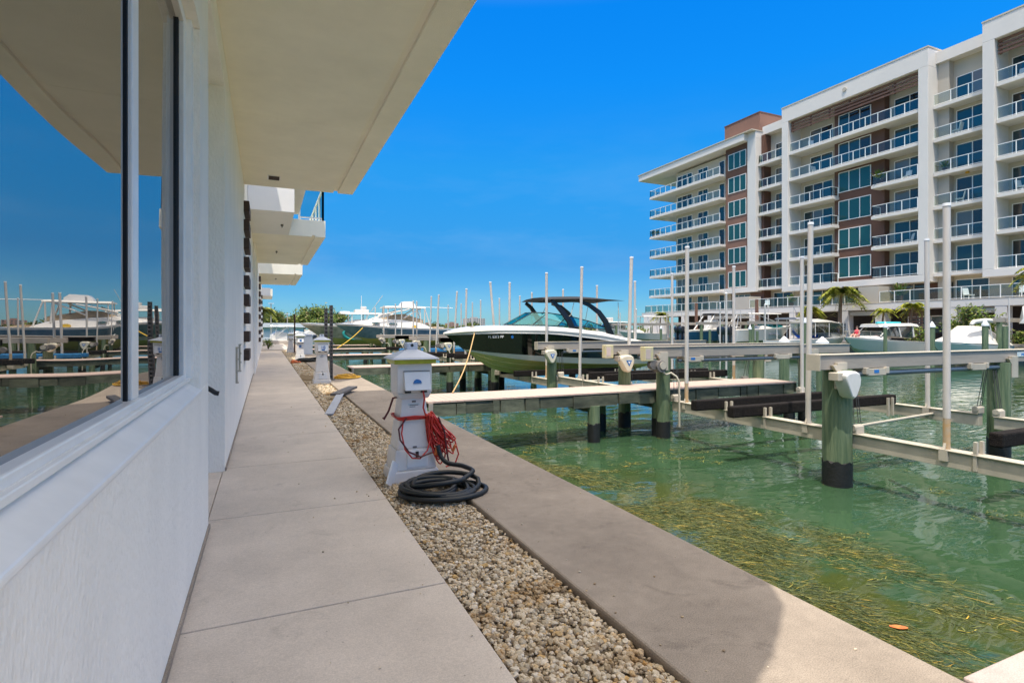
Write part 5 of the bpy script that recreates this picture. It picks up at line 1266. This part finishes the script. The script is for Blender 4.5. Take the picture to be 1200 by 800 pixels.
def chair(x, y, z, rz, label):
    r = empty('patio_chair', (x, y, z), label, 'chair', 'patio chairs on the balconies', rz, True)
    MB().box(-.28, -.28, .36, .28, .28, .42).build('seat', M['white'], r); MB().prism([(.24, .42), (.30, .42), (.42, 1.0), (.36, 1.0)], -.27, .27, 'y').build('backrest', M['white'], r)
    for sx in (-.25, .22):
        for sy in (-.25, .22): MB().box(sx, sy, 0, sx + .04, sy + .04, .36).build('leg', M['white'], r)
chair(55.3, 23.6, 4.1, .4, 'white patio chair on the podium terrace at the right edge')
for x, y, z, lb in ((57.0, 33.4, 16.0, 'patio chair on the balcony with the tall corner plant'), (57.0, 33.2, 9.8, 'patio chair on the third lowest right balcony of the big frame'), (57.1, 43.8, 22.25, 'patio chair on the top long balcony'), (55.6, 48.6, 4.1, 'round backed pale chair on the podium terrace left of the poles')):
    chair(x, y, z, random.uniform(-.8, .8), lb)

for x, y, z, lb in ((57.2, 29.2, 19.15, 'patio chair on the recessed bay balcony second from the top'), (57.2, 29.0, 12.9, 'patio chair on the recessed bay balcony at half height'),
                    (57.2, 24.6, 22.25, 'patio chair on the top balcony of the right hand tower'), (57.0, 24.4, 12.9, 'patio chair at half height in the right hand tower'),
                    (56.3, 62.5, 19.15, 'patio chair on the left wing balcony one below the top'), (56.3, 64.5, 9.8, 'patio chair on a low left wing balcony'),
                    (57.1, 42.8, 9.8, 'patio chair low on the left side of the big white frame'), (57.1, 43.2, 19.15, 'patio chair on the lower long balcony'), (55.4, 27.4, 4.1, 'patio chair on the podium terrace right of the tallest near pole')):
    chair(x, y, z, random.uniform(-2, 2), lb)
plant(57.2, 30.2, 16.0, .9, 'potted plant in the recessed bay on the balcony with the lamp', 6); plant(55.4, 45.0, 4.1, 1.2, 'potted plant on the podium terrace behind a thin pole', 7); plant(56.2, 60.0, 12.9, 1.0, 'potted plant against the rail of a middle left wing balcony', 8)

# ================================================================== TREES AND PLANTS
def palm(x, y, z0, h, R_, label, n=22, m='palmleaf', lean=.2, seed=1, tr=.17):
    n = int(n * 1.5)
    r = empty('palm_tree', (x, y, z0), label, 'palm', 'palms along the far quay')
    rn = random.Random(seed); P = [(x + lean * t * t, y + .1 * math.sin(3 * t), z0 + h * t) for t in np.linspace(0, 1, 9)]
    MB().tube(P, [tr * (1.25 - .45 * t) for t in np.linspace(0, 1, 9)], 10).build('trunk', M['trunk'], r, smooth=60)
    c = Vector(P[-1]); f = MB()
    for k in range(n):
        a = 6.283 * k / n + rn.uniform(-.2, .2); e = rn.uniform(-.35, 1.25); L_ = R_ * rn.uniform(.75, 1.1); pts = []
        d = Vector((math.cos(a), math.sin(a), 0))
        for i in range(9):
            t = i / 8; pts.append(c + d * (L_ * t * (math.cos(e) * .7 + .3)) + Vector((0, 0, L_ * (math.sin(e) * t * .9 - .75 * t * t))))
        f.tube(pts, [.025, .022, .02, .017, .014, .011, .009, .007, .004], 4)
        sd = d.cross(Vector((0, 0, 1)))
        for i in range(1, 9):
            for q in (0, .5):
                p = pts[i] if q == 0 else (pts[i] + pts[i - 1]) / 2
                for sg in (-1, 1):
                    ln = R_ * .36 * (1 - .5 * abs(i / 8 - .45)) ; tip = p + sd * sg * ln * .8 + d * ln * .45 + Vector((0, 0, -ln * rn.uniform(.15, .6))); w_ = d * R_ * .05
                    f.add([tuple(p - w_), tuple(p + w_), tuple(tip)], [(0, 1, 2)])
    f.build('crown', M[m], r, norm=False)
palm(52, 36.65, .3, 5.0, 2.1, 'tallest palm with brown trunk and full crown before the podium', 30, 'palmleaf', .2, 1)
palm(52, 32.5, .3, 2.95, 1.05, 'small palm above the roof of the hardtop cruiser, left of the wooden screen', 16, 'palmbright', .1, 2, .09)
palm(52.5, 30.3, .3, 3.3, 1.35, 'small bright palm in front of the wooden screen', 18, 'palmbright', .1, 3, .09)
palm(52, 39.9, .3, 3.3, 1.5, 'small palm behind a tall white pole, left of the tallest palm', 18, 'palmbright', .1, 4, .1)
palm(52, 64, .3, 3.4, 1.4, 'small palm left of the deep blue boat at the podium', 18, 'palmbright', .1, 5, .1)
palm(52, 21.4, .3, 5.6, 1.4, 'palm cut off at the right edge before the podium rail', 18, 'palmbright', .1, 6, .1)

def leaf_cloud(m, c, rad, n, size, rn, clumps=14):
    cs = []
    for k in range(clumps):
        d = Vector((rn.gauss(0, 1), rn.gauss(0, 1), rn.gauss(0, 1))).normalized() * rn.uniform(.35, 1.0)
        cs.append((Vector((c[0] + d.x * rad[0], c[1] + d.y * rad[1], c[2] + d.z * rad[2])), rn.uniform(.25, .45)))
    for k in range(n):
        cc, cr = rn.choice(cs); d = Vector((rn.gauss(0, .55), rn.gauss(0, .55), rn.gauss(0, .5)))
        p = cc + Vector((d.x * rad[0] * cr, d.y * rad[1] * cr, d.z * rad[2] * cr))
        u = Vector((rn.gauss(0, 1), rn.gauss(0, 1), rn.gauss(0, 1))).normalized(); v = u.orthogonal().normalized(); s_ = size * rn.uniform(.5, 1.3)
        m.add([tuple(p - u * s_), tuple(p + v * s_ * .45), tuple(p + u * s_), tuple(p - v * s_ * .45)], [(0, 1, 2, 3)])
def shrub(x, y, z, rad, n, size, label, seed, m='leaf'):
    r = empty('shrub', (x, y, z), label, 'shrub', 'shrubs on the far quay'); rn = random.Random(seed); f = MB()
    leaf_cloud(f, (x, y, z + rad[2]), rad, n, size, rn, 22); f.build('foliage', M[m], r, norm=False)
    s = MB()
    for k in range(7): a = rn.uniform(0, 6.28); s.tube([(x, y, z), (x + math.cos(a) * rad[0] * .3, y + math.sin(a) * rad[1] * .3, z + rad[2] * .8), (x + math.cos(a) * rad[0] * .6, y + math.sin(a) * rad[1] * .6, z + rad[2] * 1.4)], [.05, .03, .015], 5)
    s.build('stems', M['bark'], r)
shrub(52, 25.6, .3, (1.3, 2.0, 1.4), 1900, .16, 'large leafy shrub behind the covered boat', 1)
shrub(51.5, 29.4, .3, (.7, 1.0, .75), 500, .14, 'small bright shrub at the foot of the wooden screen', 2)
shrub(51.5, 22.6, .3, (.7, 1.2, .6), 400, .14, 'low shrub at the right edge near the flybridge boat', 3)
shrub(51.0, 67.0, .3, (.9, 1.5, .8), 600, .16, 'low shrub below the left end of the apartments', 4)
shrub(.15, 46.2, .0, (.35, .5, .45), 300, .07, 'little green shrub at the far end of the white wall', 5)
def tree(x, y, h, w_, label, seed, m='leafdark', n=4200):
    r = empty('broadleaf_tree', (x, y, .3), label, 'tree', 'trees beyond the far end of the path'); rn = random.Random(seed)
    t = MB(); t.tube([(x, y, -.8), (x + .1, y, h * .3), (x, y, h * .65)], [h * .045, h * .032, h * .012], 8)
    for k in range(5): a = rn.uniform(0, 6.28); t.tube([(x, y, h * .35), (x + math.cos(a) * w_ * .3, y + math.sin(a) * w_ * .3, h * .6), (x + math.cos(a) * w_ * .45, y + math.sin(a) * w_ * .45, h * .8)], [h * .02, h * .012, h * .004], 5)
    t.build('trunk', M['bark'], r); f = MB(); leaf_cloud(f, (x, y, h * .62), (w_ / 2, w_ / 2, h * .36), n, h * .045, rn, 24); f.build('crown', M[m], r, norm=False)
isl = MB(); isl.box(-60, 118, -3, 14, 330.5, .35); struct('wooded_spit', isl, M['land'])
k = 0
for x, y, h, w_, lb in ((-3.3, 124, 6.6, 7, 'rounded tree at the left end of the tree row, over the wall end'), (.6, 132, 5.8, 6, 'second tree of the row beyond the path, right of the light pole'), (4.0, 140, 5.2, 7, 'low tree in the middle of the row beyond the path'),
                        (8.0, 140, 5.0, 6, 'low tree left of the big round tree beyond the docks'), (10.6, 128, 6.6, 8.5, 'widest round tree of the row, left of the slotted posts'), (15.0, 136, 5.4, 6, 'tree at the right end of the row beyond the slotted posts'), (-5.5, 108, 5.0, 5, 'nearest low tree beside the far end of the wall')):
    k += 1; tree(x, y, h, w_, lb, 20 + k, 'leaf' if k in (2, 5) else 'leafdark')
palm(-.9, 100, .2, 4.6, 2.2, 'dark leaning palm at the far end of the white wall', 20, 'palmleaf', .6, 9, .2)
wood = MB(); rn = random.Random(77)
for k in range(150):
    x = rn.uniform(-120, 620); y = rn.uniform(350, 420); h = rn.uniform(3.5, 7.5)
    leaf_cloud(wood, (x, y, h * .5), (rn.uniform(4, 9), 3, h * .55), 90, 1.1, rn, 6)
tag(wood.build('far_wood', M['leafdark'], None, norm=False), 'low green wooded shoreline on the horizon', None, None, 'stuff')
# far buildings on the horizon
def far_block(x, y, wd, dp, h, floors, m, label, cols=8):
    r = empty('far_building', (x, y, .6), label, 'building', 'far buildings on the horizon')
    MB().box(x - wd / 2, y, .6, x + wd / 2, y + dp, h).box(x - wd * .12, y + 1, h + .002, x + wd * .1, y + dp - 1, h + 1.4).build('wall', M[m], r)
    ww = MB()
    for c in range(cols):
        for f in range(floors): ww.box(x - wd / 2 + wd * (c + .2) / cols, y - .05, 1.6 + (h - 1.2) * f / floors, x - wd / 2 + wd * (c + .75) / cols, y - .005, 1.6 + (h - 1.2) * (f + .55) / floors)
    ww.build('window', M['smoke'], r)
import math as _m
def pol(px, d):
    s = (px - 600) / 646; a, b_ = .4072 + .9133 * s, .9133 - .4072 * s; return d * a, d * b_
x, y = pol(558, 600); far_block(x, y, 21, 14, 13.6, 6, 'fargrey', 'grey apartment slab on the horizon left of the black boat windshield')
x, y = pol(531, 620); far_block(x, y, 13, 10, 8.6, 4, 'farbrick', 'small reddish block on the horizon left of the grey slab', 5)
x, y = pol(503, 640); far_block(x, y, 17, 10, 8.2, 3, 'farbrick', 'low brown block on the horizon behind the blue yacht stern', 6)
x, y = pol(510, 150); r = empty('houseboat', (x, y, WATER), 'small white houseboat with dark windows beyond the blue yacht', 'houseboat')
MB().box(x - 2, y - 1.5, WATER, x + 2, y + 1.5, 0).build('float', M['fargrey'], r); MB().box(x - 1.7, y - 1.3, 0.002, x + 1.7, y + 1.3, 2.0).build('cabin', M['white'], r); MB().box(x - 2, y - 1.6, 2.002, x + 2, y + 1.6, 2.2).build('roof', M['white'], r)
MB().box(x - 1.2, y - 1.36, .9, x - .2, y - 1.305, 1.7).box(x + .2, y - 1.36, .9, x + 1.2, y - 1.305, 1.7).build('window', M['smoke'], r)
r = empty('white_shed', (2, 112, .35), 'long low white roofed shed beyond the end of the path', 'shed')
MB().box(-.5, 112, -.9, 6.5, 115, 1.9).build('wall', M['white'], r); MB().prism([(-1, 1.9), (7.2, 1.9), (6.6, 2.7), (-.4, 2.7)], 111.3, 115.7, 'y').build('roof', M['white'], r)
# light poles
for x, y, h, lb in ((.8, 110, 6.2, 'slim street light above the trees at the end of the path'), (3.9, 120, 4.6, 'short thin light pole over the trees left of the slotted posts')):
    r = empty('light_pole', (x, y, 0), lb, 'light pole', 'light poles beyond the path'); MB().cyl(x, y, -.9, h, .09, 8).build('pole', M['alu_light'], r); MB().box(x - .5, y - .15, h + .002, x + .5, y + .15, h + .12).build('lamp_head', M['white'], r)
# boats at the far end of the path
for loc, rz, L, B, lb in (((-1.2, 68.5, 0), .3, 6.0, 2.2, 'white boat nearest the far end of the path'), ((1.4, 74, 0), .5, 6.5, 2.3, 'white open boat moored past the plaza, beside the farthest pedestal'), ((-1.0, 80, 0), .2, 7.0, 2.4, 'white boat with pale hardtop among those at the path end'), ((3.2, 84, 0), .4, 7.0, 2.4, 'white boat with outboards behind the slotted brown post')):
    r = empty('open_boat', loc, lb, 'boat', 'boats at the far end of the path', rz, True)
    simple_hull(r, L, B, 1.15, -.9, M['gelcoat'], M['gelcoat']); cabin(r, [(1.8, .5, .2, .4, .9), (2.4, .6, .2, .5, 1.3), (3.4, .6, .2, .5, 1.1)], M['gelcoat'], 'console')
    if 'hardtop' in lb or 'nearest' in lb: ttop(r, 1.6, 4.4, .2, 1.9, .8)
    for yy in (-.3, .3): outboard(r, L, yy, .2, .9)
# low benches of pale concrete on the plaza end
solo('concrete_kerb', MB().box(-.3, 61.8, .012, 2.6, 62.3, .35), M['plaza'], (1, 62, 0), 'low pale concrete kerb closing the far end of the path', 'kerb', bev=.03)
